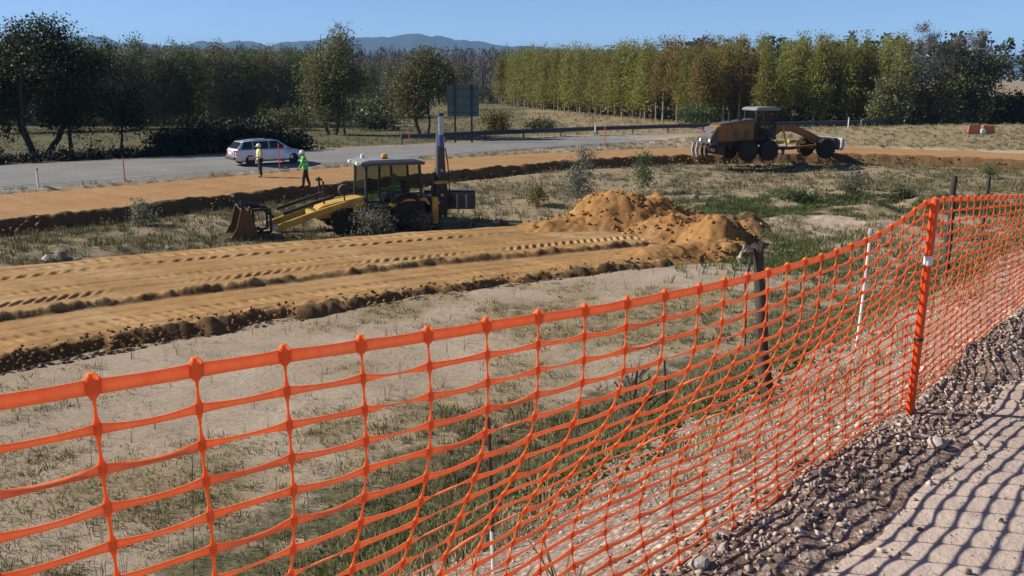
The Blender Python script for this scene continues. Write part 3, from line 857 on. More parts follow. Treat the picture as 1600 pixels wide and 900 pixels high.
def scatter_lumps(name, P, R, mat, seed, kind='stuff', label=None, octa=False):
    """many small lumps in one mesh"""
    rs = np.random.default_rng(seed); n = len(P)
    base = np.array([(-1, -1, -1), (1, -1, -1), (1, 1, -1), (-1, 1, -1), (-1, -1, 1), (1, -1, 1), (1, 1, 1), (-1, 1, 1), (0, 0, -1.5), (0, 0, 1.5), (0, -1.5, 0), (0, 1.5, 0), (-1.5, 0, 0), (1.5, 0, 0)], float) / 1.5
    T = []
    for q, c in (((0, 3, 2, 1), 8), ((4, 5, 6, 7), 9), ((0, 1, 5, 4), 10), ((2, 3, 7, 6), 11), ((3, 0, 4, 7), 12), ((1, 2, 6, 5), 13)):
        T += [(q[k], q[(k + 1) % 4], c) for k in range(4)]
    T = np.array(T)
    if octa:
        base = np.array([(1, 0, 0), (-1, 0, 0), (0, 1, 0), (0, -1, 0), (0, 0, 1), (0, 0, -1), (.62, .62, .5), (-.62, -.62, .45)], float)
        T = np.array([(0, 6, 4), (0, 2, 6), (2, 4, 6), (2, 1, 4), (1, 7, 4), (1, 3, 7), (3, 4, 7), (3, 0, 4), (2, 0, 5), (1, 2, 5), (3, 1, 5), (0, 3, 5)])
    nv = len(base)
    V = base[None] * (1 + rs.normal(0, .20 if octa else .16, (n, nv, 1))) * np.stack([rs.uniform(.7, 1.2, n), rs.uniform(.6, 1.1, n), rs.uniform(.4, .8, n)], 1)[:, None]
    a = rs.uniform(0, 6.28, n); ca, sa = np.cos(a)[:, None], np.sin(a)[:, None]
    tl = rs.normal(0, .4, n)[:, None]
    x, y, z = V[..., 0], V[..., 1], V[..., 2]
    x, z = x * np.cos(tl) - z * np.sin(tl), x * np.sin(tl) + z * np.cos(tl)
    V = np.stack([x * ca - y * sa, x * sa + y * ca, z], -1) * R[:, None, None] + P[:, None]
    F = (np.arange(n)[:, None, None] * nv + T[None]).reshape(-1, 3)
    o = np_obj(name, V.reshape(-1, 3), F, mat, smooth=False, attrs={'tint': np.repeat(rs.random(n), nv)})
    return tag(o, label, None, None, kind)
# gravel and rubble, each stone its own tone
m, nt, out = mat_new('gravel_mix'); N = NT(nt)
t = N.attr('tint'); nz = N.noise(N.coords(), 60, 4)
col = N.ramp(t, [(0, (.14, .11, .088)), (.3, (.30, .24, .19)), (.6, (.44, .355, .285)), (.85, (.55, .45, .37)), (1, (.62, .55, .48))])
N.principled(out, N.mix(N.math('MULTIPLY', nz, .4), col, (.17, .13, .10)), .9, 0, None, .2)
M['gravel'] = m
n = 32000
a = srs.uniform(-2.5, 16, n) ** 1.0; p = np.where(srs.random(n) < .5, srs.normal(-.05, .22, n), srs.uniform(-.1, 4.2, n))
XY = FA + a[:, None] * FD + p[:, None] * FN
keep = (p > -.75 + .45 * srs.random(n)) & (XY[:, 1] > .8); XY = XY[keep]; a = a[keep]; p = p[keep]
R = (.004 + .017 * srs.random(len(XY)) ** 3.2) * (1 + .05 * np.clip(a, 0, 16)) * np.where(p > .35, .8, 1)
scatter_lumps('gravel', np.column_stack([XY, np.maximum(ground_z(XY[:, 0], XY[:, 1]), np.where(p < -.2, 0, -9)) + R * .2]), R, M['gravel'], 5, octa=True, label='grey and pinkish gravel covering the embankment shoulder')
n = 3600; a = srs.uniform(-2.2, 9, n); p = -.25 - 1.9 * srs.random(n) ** 1.6
XY = FA + a[:, None] * FD + p[:, None] * FN; R = .0025 + .007 * srs.random(n) ** 3
scatter_lumps('path_grit', np.column_stack([XY, .006 + R * .3]), R, M['gravel'], 15, octa=True, label='fine loose grit scattered over the footpath')
# clods along the broken banks
def bank_pts(line, n, o0, o1, zoff, rs):
    k = rs.uniform(0, len(line) - 1, n); i = k.astype(int); f = (k - i)[:, None]
    q = line[i] * (1 - f) + line[np.minimum(i + 1, len(line) - 1)] * f
    d = q / np.linalg.norm(q, axis=1)[:, None]
    o = rs.uniform(o0, o1, n)
    return q + d * o[:, None], o
crs = np.random.default_rng(77)
Q, o_ = bank_pts(L_HN, 2600, -.75, .1, 0, crs)
kk = np.clip((o_ + .7) / .8, 0, 1)
R = .012 + .075 * crs.random(len(Q)) ** 4
scatter_lumps('soil_clods', np.column_stack([Q, ZT - .36 * (1 - kk) + R * .2]), R, M['clod'], 6, octa=True, label='dark crumbled clods along the near bank of the haul track')
Q, o_ = bank_pts(L_SN, 2600, -1.0, .0, 0, crs)
kk = np.clip((o_ + 1.0) / 1.0, 0, 1)
R = .02 + .11 * crs.random(len(Q)) ** 4
scatter_lumps('soil_clods', np.column_stack([Q, ZF + (ZS - ZF) * kk ** .8 + R * .1]), R, M['clod'], 7, octa=True, label='dark crumbled clods along the bank of the far graded strip')
cxm, cym = px(1040, 368, ZF)
n = 2600; qx = np.where(crs.random(n) < .5, crs.normal(cxm, 3.0, n), crs.normal(px(1125, 375, ZF)[0], 1.2, n)); qy = crs.normal(cym, 1.6, n); hz = mound_z(qx, qy); kp = hz > .15
R = .015 + .12 * crs.random(kp.sum()) ** 4
scatter_lumps('soil_clods', np.column_stack([qx[kp], qy[kp], ZF - .16 + hz[kp] + R * .2]), R, M['mound_soil'], 8, octa=True, label='orange clods strewn over the tipped earth mound')

# ---------------------------------------------------------------- grasses and weeds
def grass(name, XY, H, nb, spread, lean, mat, seed, label, wid=.006, z=None, tint=None):
    rs = np.random.default_rng(seed); n = len(XY)
    if z is None: z = ground_z(XY[:, 0], XY[:, 1])
    base = np.repeat(np.column_stack([XY, z - .01]), nb, 0); N_ = n * nb
    h = np.repeat(H, nb) * rs.uniform(.45, 1.1, N_)
    a = rs.uniform(0, 6.28, N_); rad = np.repeat(spread * np.ones(n), nb) * np.sqrt(rs.random(N_))
    base[:, 0] += np.cos(a) * rad; base[:, 1] += np.sin(a) * rad
    l = rs.normal(lean, lean * .6, N_); out_ = np.stack([np.cos(a), np.sin(a), 0 * a], 1)
    mid = base + np.stack([0 * h, 0 * h, h * .55], 1) + out_ * (l * h * .35)[:, None]
    tip = base + np.stack([0 * h, 0 * h, h * np.clip(1 - .3 * np.abs(l), .3, 1)], 1) + out_ * (l * h)[:, None]
    b = rs.uniform(0, 3.14, N_); s = np.stack([np.cos(b), np.sin(b), 0 * b], 1) * (wid * (1 + .03 * np.linalg.norm(base[:, :2], axis=1)))[:, None]
    V = np.stack([base - s, base + s, mid - s * .8, mid + s * .8, tip], 1)
    T = np.array([(0, 1, 3), (0, 3, 2), (2, 3, 4)])
    F = (np.arange(N_)[:, None, None] * 5 + T[None]).reshape(-1, 3)
    tt_ = np.clip(np.repeat(rs.random(n), nb) * .7 + rs.random(N_) * .3 if tint is None else np.repeat(tint, nb) + rs.normal(0, .12, N_), 0, 1)
    return tag(np_obj(name, V.reshape(-1, 3), F, mat, smooth=False, attrs={'tint': np.repeat(tt_, 5)}), label, None, None, 'stuff')
M['grass_mix'] = foliage('grass_mix', (.075, .085, .035), (.17, .16, .075), (.36, .30, .17), .25, .8)
M['grass_fresh'] = foliage('grass_fresh', (.05, .085, .022), (.095, .14, .04), (.17, .20, .08), .35, .8)
M['grass_green'] = foliage('grass_green', (.035, .065, .018), (.07, .105, .03), (.16, .17, .065), .3, .8)
M['grass_dry'] = foliage('grass_dry', (.12, .10, .05), (.26, .21, .12), (.42, .35, .22), .25, .85)
def in_view(XY, m_=.62): return (np.abs(XY[:, 0]) < XY[:, 1] * m_ + .5) & (XY[:, 1] > 1.5)
grs = np.random.default_rng(91)
def slope_pts(n, a0, a1, p0, p1):
    a, p = grs.uniform(a0, a1, n), grs.uniform(p0, p1, n)
    XY = FA + a[:, None] * FD + p[:, None] * FN
    return XY[in_view(XY)], p[in_view(XY)]
XY, p = slope_pts(9000, -4, 30, 1.7, 10.5)
k = fbm(XY[:, 0], XY[:, 1], 1.6, 3, 61) + .7 * fbm(XY[:, 0], XY[:, 1], 5, 2, 151) + .5 * sstep(2.0, 4.2, p) - .15 - .55 * sstep(6.5, 10, p)
XY = XY[k > grs.uniform(-.1, .35, len(k))][:3800]
grass('rough_grass', XY, grs.uniform(.10, .34, len(XY)), 11, .09, .45, M['grass_mix'], 11, 'rough green and straw grass on the lower embankment slope')
XY, p = slope_pts(1500, -1.5, 16, -.2, 2.4)
grass('path_edge_grass', XY[fbm(XY[:, 0], XY[:, 1], .8, 2, 152) > .05], np.full((fbm(XY[:, 0], XY[:, 1], .8, 2, 152) > .05).sum(), .09), 9, .04, .6, M['grass_mix'], 12, 'thin grass among the gravel beside the footpath', .0025)
XY, p = slope_pts(2600, -1.5, 20, .5, 4.5)
k = fbm(XY[:, 0], XY[:, 1], 1.1, 3, 154); XY = XY[k > grs.uniform(-.1, .4, len(k))][:900]
grass('dry_slope_grass', XY, grs.uniform(.08, .26, len(XY)), 9, .07, .7, M['grass_dry'], 25, 'dry straw coloured grass among the rubble of the slope', .0035, tint=grs.uniform(.1, .9, len(XY)))
# leafy weeds on the slope
XY, p = slope_pts(900, -3, 24, 2.0, 7.0)
k = fbm(XY[:, 0], XY[:, 1], 2.2, 3, 153); XY = XY[k > .02][:330]
def weeds(name, XY, mat, seed, label, rad=.16, nl=46, sz=.028):
    rs = np.random.default_rng(seed); z = ground_z(XY[:, 0], XY[:, 1]); n = len(XY)
    C = np.repeat(np.column_stack([XY, z]), nl, 0); N_ = len(C)
    d = rs.normal(0, 1, (N_, 3)); d[:, 2] = np.abs(d[:, 2]); s = np.repeat(rs.uniform(.5, 1.5, n), nl)
    C = C + d * (rad * .55 * s)[:, None]
    a = rs.normal(0, 1, (N_, 3)); a /= np.linalg.norm(a, axis=1)[:, None]
    b = np.cross(a, rs.normal(0, 1, (N_, 3))); b /= np.linalg.norm(b, axis=1)[:, None]
    q = (sz * rs.uniform(.6, 1.5, N_))[:, None]
    V = np.stack([C - a * q, C - b * q * .5, C + a * q, C + b * q * .5], 1)
    F = np.arange(N_ * 4).reshape(-1, 4)
    return tag(np_obj(name, V.reshape(-1, 3), F, mat, smooth=False, attrs={'tint': np.repeat(rs.random(N_), 4)}), label, None, None, 'stuff')
weeds('weeds', XY, M['grass_green'], 13, 'low leafy weeds growing down the embankment slope')
# sparse tufts on the sandy field
def field_pts(n, y0, y1, m_=.62):
    y = grs.uniform(y0, y1, n) ; x = grs.uniform(-1, 1, n) * (y * m_ + .5)
    return np.column_stack([x, y])
def off_track(XY):
    th, r = np.arctan2(XY[:, 0], XY[:, 1]), np.hypot(XY[:, 0], XY[:, 1])
    return (r < by_bearing(L_HN)(th) - 1.0) | (r > by_bearing(L_HF)(th) + .4)
XY = field_pts(13000, 8, 33)
th = np.arctan2(XY[:, 0], XY[:, 1]); r = np.hypot(XY[:, 0], XY[:, 1])
pp_ = (XY - FA) @ FN
k = fbm(XY[:, 0], XY[:, 1], 1.6, 4, 61) * .8 + fbm(XY[:, 0], XY[:, 1], 6, 3, 63) + .30 * np.exp(-((XY[:, 1] - 11) / 6) ** 2)
sel = (r < by_bearing(L_HN)(th) - .8) & (pp_ > 5) & (k > grs.uniform(-.05, .5, len(k)))
XY = XY[sel]
grass('field_tufts', XY, grs.uniform(.05, .16, len(XY)), 10, .11, .7, M['grass_mix'], 14, 'sparse low tufts of dull grass on the sandy field', .005, tint=grs.uniform(.1, .95, len(XY)))
XY = field_pts(9000, 8, 31); k = fbm(XY[:, 0], XY[:, 1], 1.6, 4, 61) + fbm(XY[:, 0], XY[:, 1], 6, 3, 63)
XY = XY[(np.hypot(XY[:, 0], XY[:, 1]) < by_bearing(L_HN)(np.arctan2(XY[:, 0], XY[:, 1])) - 1) & ((XY - FA) @ FN > 4) & (k > grs.uniform(-.5, .5, len(k)))][:4200]
grass('dead_grass_litter', XY, grs.uniform(.05, .14, len(XY)), 7, .22, 1.5, M['grass_dry'], 24, 'flattened dead grass and litter lying on the sandy field', .004, tint=grs.uniform(0, .9, len(XY)))
XY = field_pts(700, 9, 30); XY = XY[(np.hypot(XY[:, 0], XY[:, 1]) < by_bearing(L_HN)(np.arctan2(XY[:, 0], XY[:, 1])) - 1) & ((XY - FA) @ FN > 4)]
grass('dry_stalks', XY, grs.uniform(.25, .65, len(XY)), 3, .03, .18, M['grass_dry'], 15, 'thin dry stalks standing on the sandy field', .003, tint=grs.uniform(0, .4, len(XY)))
# scrub between the haul track and the far bank
XY = field_pts(26000, 27, 66)
th = np.arctan2(XY[:, 0], XY[:, 1]); r = np.hypot(XY[:, 0], XY[:, 1])
lim = np.where(th < 0.10, by_bearing(L_HF)(th) + .3, np.where(th < .26, 38.5, 27))
sel = (r > lim) & (r < R_SN(th) - .6) & ((XY - FA) @ FN > 8)
k = fbm(XY[:, 0], XY[:, 1], 6, 3, 63) + fbm(XY[:, 0], XY[:, 1], 1.6, 4, 61)
sel &= k > grs.uniform(-.5, .45, len(k))
XY = XY[sel][:6200]; th = np.arctan2(XY[:, 0], XY[:, 1])
tn = np.where(th < -.02, grs.uniform(.1, .65, len(XY)), grs.uniform(.3, .95, len(XY)))
cxg, cyg = px(1290, 322, ZF)
tn = np.where(np.exp(-((XY[:, 0] - cxg) / 10) ** 2 - ((XY[:, 1] - cyg) / 4.5) ** 2) > .3, grs.uniform(0, .25, len(XY)), tn)
grass('scrub_grass', XY, grs.uniform(.10, .36, len(XY)), 9, .16, .5, M['grass_mix'], 16, 'rough grey green grass between the haul track and far bank', .006, tint=tn)
cx2, cy2 = px(1300, 328, ZF)
n = 2600; XY = np.column_stack([grs.normal(cx2, 5.0, n), grs.normal(cy2, 2.6, n)]); XY = XY[(fbm(XY[:, 0], XY[:, 1], 1.6, 3, 61) > -.12) & (np.hypot(XY[:, 0], XY[:, 1]) < 52)]
grass('green_grass', XY, grs.uniform(.12, .32, len(XY)), 10, .18, .5, M['grass_fresh'], 19, 'bright green grass patch right of the earth mound', .006)
cx2, cy2 = px(1215, 400, ZF)
n = 900; XY = np.column_stack([grs.normal(cx2, 1.8, n), grs.normal(cy2, 2.4, n)]); XY = XY[mound_z(XY[:, 0], XY[:, 1]) < .12]
grass('green_grass', XY, grs.uniform(.15, .4, len(XY)), 10, .16, .5, M['grass_fresh'], 20, 'green grass in the hollow at the foot of the mound', .006)
# verge beside the road and meadow behind it
XY = field_pts(30000, 38, 140)
th = np.arctan2(XY[:, 0], XY[:, 1]); r = np.hypot(XY[:, 0], XY[:, 1])
v1 = (r > R_SF(th) + .2) & (r < R_RN(th) - .25)
A_ = XY[v1][:2600]
grass('verge_grass', A_, grs.uniform(.08, .30, len(A_)), 9, .16, .5, M['grass_mix'], 17, 'dull grass on the verge between road and graded strip', .006, tint=grs.uniform(.1, .8, len(A_)))
v2 = (r > R_RF(th) + .8)
A_ = XY[v2][:5200]; th = np.arctan2(A_[:, 0], A_[:, 1])
grass('meadow_grass', A_, grs.uniform(.15, .45, len(A_)), 8, .3, .5, M['grass_mix'], 18, 'unmown meadow grass behind the road and guardrail', .006, tint=np.where(th < -.05, grs.uniform(.0, .45, len(A_)), grs.uniform(.4, .95, len(A_))))
# ---------------------------------------------------------------- trees
M['leaf_poplar'] = foliage('leaf_poplar', (.11, .115, .026), (.23, .225, .055), (.40, .365, .12), .5)
M['leaf_brown'] = foliage('leaf_brown', (.11, .085, .026), (.22, .165, .048), (.34, .265, .09), .45)
M['leaf_olive'] = foliage('leaf_olive', (.065, .07, .028), (.145, .15, .06), (.28, .265, .12), .3)
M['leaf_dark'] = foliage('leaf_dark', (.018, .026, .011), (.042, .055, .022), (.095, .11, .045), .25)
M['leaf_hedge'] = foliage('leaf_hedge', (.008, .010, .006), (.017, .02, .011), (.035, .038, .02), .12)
M['leaf_grey'] = foliage('leaf_grey', (.075, .078, .045), (.14, .14, .085), (.23, .22, .15), .3)
M['leaf_bush'] = foliage('leaf_bush', (.045, .07, .026), (.085, .12, .04), (.17, .20, .075), .35)
M['leaf_silver'] = foliage('leaf_silver', (.12, .13, .085), (.21, .22, .155), (.33, .33, .25), .35)
M['leaf_yellow'] = foliage('leaf_yellow', (.10, .10, .03), (.19, .175, .05), (.30, .27, .10), .35)

def leaf_quads(C, size, rs, squash=1.0):
    n = len(C)
    a = rs.normal(0, 1, (n, 3)); a /= np.linalg.norm(a, axis=1)[:, None]
    b = np.cross(a, rs.normal(0, 1, (n, 3))); b /= np.linalg.norm(b, axis=1)[:, None] + 1e-9
    q = (size * rs.uniform(.5, 1.3, n))[:, None]
    V = np.stack([C - a * q * .5, C - b * q * .36 * squash, C + a * q * .5, C + b * q * .36 * squash], 1)
    return V.reshape(-1, 3), np.arange(n * 4).reshape(-1, 4)

def crown_pts(lobes, n, rs, clump=.35, hollow=.55, per=14):
    """leaf positions in clumps through ellipsoids (cx,cy,cz,rx,ry,rz)"""
    vol = np.array([l[3] * l[4] * l[5] for l in lobes]) ** .8; vol = vol / vol.sum()
    P, T, CL = [], [], []
    for l, w in zip(lobes, vol):
        m_ = max(3, int(n * w / per))
        d = rs.normal(0, 1, (m_, 3)); d /= np.linalg.norm(d, axis=1)[:, None]
        r = hollow + (1 - hollow) * rs.random(m_) ** .8
        wob = 1 + .22 * np.sin(d[:, 0] * 5 + l[2]) * np.cos(d[:, 2] * 4 + l[0]) + rs.normal(0, .10, m_)
        C = np.array(l[:3]) + d * (r * wob)[:, None] * np.array(l[3:])
        CL.append(C)
        tn = np.clip(rs.normal(.48, .2, m_), 0, 1)
        q = np.repeat(C, per, 0) + rs.normal(0, 1, (m_ * per, 3)) * clump * np.array([1, 1, .75])
        P.append(q); T.append(np.clip(np.repeat(tn, per) + rs.normal(0, .07, m_ * per), 0, 1))
    return np.concatenate(P), np.concatenate(T), np.concatenate(CL)

def limb_mesh(mb, p0, p1, r0, r1, rs, n=4, wob=.06, sides=6):
    p0, p1 = Vector(p0), Vector(p1); L = (p1 - p0).length
    pts = [p0.lerp(p1, k / n) + Vector(rs.normal(0, wob * L / n, 3)) * (0 < k < n) for k in range(n + 1)]
    mb.tube(pts, [r0 + (r1 - r0) * k / n for k in range(n + 1)], sides)

def make_tree(name, lobes, nleaf, lsize, leaf, barkm, trunk_r, fork_z, seed, label=None, group=None, clump=.35, hollow=.5, stems=1, limbs=10, lean=0.0, per=14, cat='tree', stem_spread=.35):
    rs = np.random.default_rng(seed)
    o = empty(name, (0, 0, 0), 0, label, cat, group)
    P, T, CL = crown_pts(lobes, nleaf, rs, clump, hollow, per)
    P[:, 2] = np.maximum(P[:, 2], .12)
    V, F = leaf_quads(P, lsize, rs)
    np_obj('crown', V, F, M[leaf], o, smooth=False, attrs={'tint': np.repeat(T, 4)})
    mb = MB()
    top = max(l[2] + .55 * l[5] for l in lobes)
    main = max(lobes, key=lambda l: l[3] * l[4] * l[5])
    for s in range(stems):
        a = 6.28 * s / stems + rs.uniform(0, 1)
        bx, by = (math.cos(a) * trunk_r * 1.2, math.sin(a) * trunk_r * 1.2) if stems > 1 else (0, 0)
        fk = Vector((main[0] * .5 + bx * (1 + stem_spread * 6) + lean, main[1] * .5 + by * (1 + stem_spread * 6), fork_z))
        rr_ = trunk_r / math.sqrt(stems)
        limb_mesh(mb, (bx, by, -.3), fk, rr_ * 1.15, rr_ * .75, rs, 5, .05, 8)
        limb_mesh(mb, fk, (main[0] + bx * 3, main[1] + by * 3, top), rr_ * .75, rr_ * .12, rs, 6, .06, 7)
        for c_ in CL[rs.choice(len(CL), min(limbs, len(CL)), replace=False)]:
            if c_[2] < fork_z * .9: continue
            t_ = rs.uniform(0, .6)
            st = fk.lerp(Vector((main[0] + bx * 3, main[1] + by * 3, top)), t_)
            limb_mesh(mb, st, c_, rr_ * .35 * (1 - t_ * .5), .012, rs, 4, .10, 5)
    mb.build('trunk', M[barkm], o, smooth=True)
    return o

def make_bare_tree(name, h, spread, seed, label=None, group=None, leaf=None, nleaf=0, trunk_r=.12, twig='twig', ntw=420, tw=.012, cat='tree'):
    """leafless crown: limbs and a haze of fine twigs"""
    rs = np.random.default_rng(seed)
    o = empty(name, (0, 0, 0), 0, label, cat, group)
    mb = MB(); tips = []
    limb_mesh(mb, (0, 0, -.2), (rs.normal(0, .1), rs.normal(0, .1), h * .93), trunk_r, .015, rs, 8, .05, 7)
    for k in range(26):
        z0 = h * rs.uniform(.22, .85); a = rs.uniform(0, 6.28); L = spread * (1.15 - .75 * z0 / h) * rs.uniform(.7, 1.1)
        p1 = Vector((math.cos(a) * L, math.sin(a) * L, z0 + L * rs.uniform(.5, 1.1)))
        limb_mesh(mb, (0, 0, z0), p1, trunk_r * .32 * (1 - .6 * z0 / h), .01, rs, 4, .10, 5)
        for m_ in range(4):
            tips.append(Vector((0, 0, z0)).lerp(p1, rs.uniform(.35, 1.0)))
    mb.build('trunk', M[twig], o, smooth=True)
    tips = np.array(tips); n = ntw
    B = tips[rs.integers(len(tips), size=n)] + rs.normal(0, .12, (n, 3))
    d = rs.normal(0, .6, (n, 3)); d[:, 2] = np.abs(d[:, 2]) + .45; d /= np.linalg.norm(d, axis=1)[:, None]
    L = (spread * rs.uniform(.18, .5, n))[:, None]
    s = np.cross(d, rs.normal(0, 1, (n, 3))); s /= np.linalg.norm(s, axis=1)[:, None]
    V = np.stack([B - s * tw, B + s * tw, B + d * L], 1)
    np_obj('twigs', V.reshape(-1, 3), np.arange(3 * n).reshape(-1, 3), M[twig], o, smooth=False)
    if leaf:
        P = tips[rs.integers(len(tips), size=nleaf)] + rs.normal(0, .35, (nleaf, 3))
        V, F = leaf_quads(P, .22 if h > 2 else .03, rs)
        np_obj('crown', V, F, M[leaf], o, smooth=False, attrs={'tint': np.repeat(rs.random(nleaf), 4)})
    return o

def stand(o, x, y, z=None, rz=0.0, s=1.0, sz=None):
    o.location = (x, y, (gz(x, y) if z is None else z)); o.rotation_euler = (0, 0, rz)
    o.scale = (s, s, s if sz is None else sz)
    return o

def at(bx, by, z=ZR): return px(bx, by, z)

# ---- single trees behind the road
def lob(*ls): return [tuple(l) for l in ls]
x, y = at(62, 240)
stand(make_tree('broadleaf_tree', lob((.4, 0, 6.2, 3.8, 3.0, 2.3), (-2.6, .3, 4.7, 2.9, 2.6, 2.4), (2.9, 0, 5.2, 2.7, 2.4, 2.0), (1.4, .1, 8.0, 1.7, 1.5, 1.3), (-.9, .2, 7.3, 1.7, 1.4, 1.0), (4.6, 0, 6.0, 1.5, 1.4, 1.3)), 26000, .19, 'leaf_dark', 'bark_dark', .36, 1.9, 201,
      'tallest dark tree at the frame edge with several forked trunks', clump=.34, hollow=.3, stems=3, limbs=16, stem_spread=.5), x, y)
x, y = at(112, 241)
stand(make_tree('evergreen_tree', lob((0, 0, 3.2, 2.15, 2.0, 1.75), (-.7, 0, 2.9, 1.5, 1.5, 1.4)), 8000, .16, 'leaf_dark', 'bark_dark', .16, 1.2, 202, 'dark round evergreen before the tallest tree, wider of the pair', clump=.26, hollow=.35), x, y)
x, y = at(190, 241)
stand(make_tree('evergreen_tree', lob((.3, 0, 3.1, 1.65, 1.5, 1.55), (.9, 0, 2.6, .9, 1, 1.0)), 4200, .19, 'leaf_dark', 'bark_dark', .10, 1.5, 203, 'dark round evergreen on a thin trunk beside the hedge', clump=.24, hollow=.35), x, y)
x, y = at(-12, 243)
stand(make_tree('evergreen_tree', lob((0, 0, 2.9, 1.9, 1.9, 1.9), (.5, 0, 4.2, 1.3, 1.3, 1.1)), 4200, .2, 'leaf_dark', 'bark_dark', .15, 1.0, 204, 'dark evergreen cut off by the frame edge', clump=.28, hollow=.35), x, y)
x, y = at(520, 213)
stand(make_tree('broadleaf_tree', lob((.1, 0, 5.7, 2.6, 2.4, 2.3), (.9, 0, 7.9, 1.25, 1.2, 1.3), (1.9, 0, 4.6, 1.7, 1.6, 1.5), (-1.2, 0, 3.9, 1.6, 1.5, 1.7), (-.2, 0, 2.3, 1.9, 1.8, 1.5)), 17000, .18, 'leaf_olive', 'bark_dark', .22, 1.4, 205,
      'tall olive green tree with a thin pointed top above the car', clump=.36, hollow=.3, stems=2, limbs=14), x, y)
tx, ty = x, y
o = make_bare_tree('leafless_tree', 10.6, 1.5, 230, 'thin bare treetop rising out of the tall olive tree', twig='twig', ntw=500)
stand(o, tx + 1.0, ty + .6)
x, y = at(662, 217)
stand(make_tree('broadleaf_tree', lob((-.4, 0, 4.6, 2.5, 2.2, 2.2), (1.6, 0, 4.9, 1.5, 1.5, 1.5), (-1.2, 0, 2.9, 1.7, 1.6, 1.4), (.4, 0, 6.6, 1.3, 1.3, .9)), 15000, .175, 'leaf_olive', 'bark_dark', .2, 1.3, 206,
      'round olive green tree standing beside the road sign', clump=.34, hollow=.3, stems=3, limbs=12), x, y)
# clipped looking dark hedge by the road
x, y = at(355, 238)
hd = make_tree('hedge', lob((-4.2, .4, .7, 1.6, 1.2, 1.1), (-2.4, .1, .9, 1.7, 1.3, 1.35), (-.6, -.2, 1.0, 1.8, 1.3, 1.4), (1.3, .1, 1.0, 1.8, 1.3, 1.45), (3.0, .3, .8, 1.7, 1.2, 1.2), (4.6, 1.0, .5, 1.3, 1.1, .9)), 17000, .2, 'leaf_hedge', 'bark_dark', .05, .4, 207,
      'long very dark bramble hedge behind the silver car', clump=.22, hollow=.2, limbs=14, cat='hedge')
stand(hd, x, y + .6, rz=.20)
for bx, by, lbs, lab, sd, lf in ((590, 205, lob((0, 0, .8, 2.6, 1.2, .9)), 'low dark scrub in the grass between the two olive trees', 211, 'leaf_dark'),
                             (545, 175, lob((0, 0, 1.3, 3.6, 1.6, 1.5), (3.5, 0, 1.0, 2.5, 1.5, 1.2)), 'dark scrub thicket at the back of the meadow', 212, 'leaf_dark'),
                             (775, 208, lob((0, 0, .9, 1.6, 1.2, 1.2)), 'yellow green bush behind the guardrail near the road sign', 213, 'leaf_yellow'),
                             (845, 207, lob((0, 0, .5, 1.5, 1.0, .7)), 'low dull bush behind the guardrail', 214, 'leaf_olive'),
                             (1088, 200, lob((0, 0, 1.3, 2.0, 1.6, 1.35)), 'rounded green bush in front of the plantation near the grader', 215, 'leaf_bush'),
                             (765, 163, lob((0, 0, 1.6, 2.3, 1.8, 2.0), (-2.4, 0, 1.3, 1.6, 1.5, 1.5)), 'dark bush at the end of the poplar plantation', 216, 'leaf_dark'),
                             (1560, 193, lob((0, 0, 1.2, 2.6, 1.4, 1.3)), 'bright green bush under the trees near the frame edge', 217, 'leaf_bush'),
                             (450, 205, lob((0, 0, 1.2, 2.8, 1.6, 1.3)), 'dark bush between the young trees and the tall olive tree', 218, 'leaf_olive')):
    x, y = at(bx, by)
    stand(make_tree('bush', lbs, 2600, .19, lf, 'bark_dark', .04, .3, sd, lab, clump=.24, hollow=.25, cat='bush', stems=3, limbs=5), x, y)

# ---- row of young trees on the left
YP = [make_tree('young_tree', lob((0, 0, 4.2, 1.5, 1.5, 3.0), (.1, 0, 6.5, .9, .9, 1.2), (0, 0, 1.9, 1.3, 1.3, 1.3)), 5600, .17, ('leaf_olive', 'leaf_grey', 'leaf_bush')[k], 'bark_pale', .08, 1.5, 240 + k, clump=.28, hollow=.3, limbs=8) for k in range(3)]
frs = np.random.default_rng(52)
row = [(176, 202, 1.02), (203, 201, 1.08), (222, 200, 1.12), (251, 201, 1.06), (277, 200, .98), (300, 200, 1.05), (331, 199, 1.10), (362, 199, 1.08), (391, 199, .95), (411, 198, 1.06), (442, 198, .92), (462, 197, 1.0), (488, 197, 1.04), (235, 190, 1.1), (290, 189, 1.12), (345, 188, 1.15), (428, 187, 1.15), (140, 203, 1.1), (90, 204, 1.1), (30, 205, 1.15), (-20, 206, 1.15), (580, 184, .95), (608, 182, .98), (700, 172, .9), (720, 170, 1.0)] + [(x_, 192 + 3 * math.sin(x_), 1.12) for x_ in range(-60, 500, 34)] + [(x_ + 9, 184 + 3 * math.sin(x_ * 2), 1.1) for x_ in range(-40, 500, 38)]
for k, (bx, by, s) in enumerate(row):
    o = YP[k % 3] if k < 3 else copy_tree(YP[k % 3])
    x, y = at(bx, by)
    stand(o, x, y, rz=frs.uniform(0, 6.28), s=s * 1.0, sz=s * frs.uniform(.95, 1.1))
    tag(o, 'slender young green tree in the row behind the dark hedge' if bx < 500 and by > 195 else ('slender young tree standing behind the front row of young trees' if bx < 500 else 'slender young tree between the olive trees and the far wood'), 'tree', 'young trees behind the hedge')

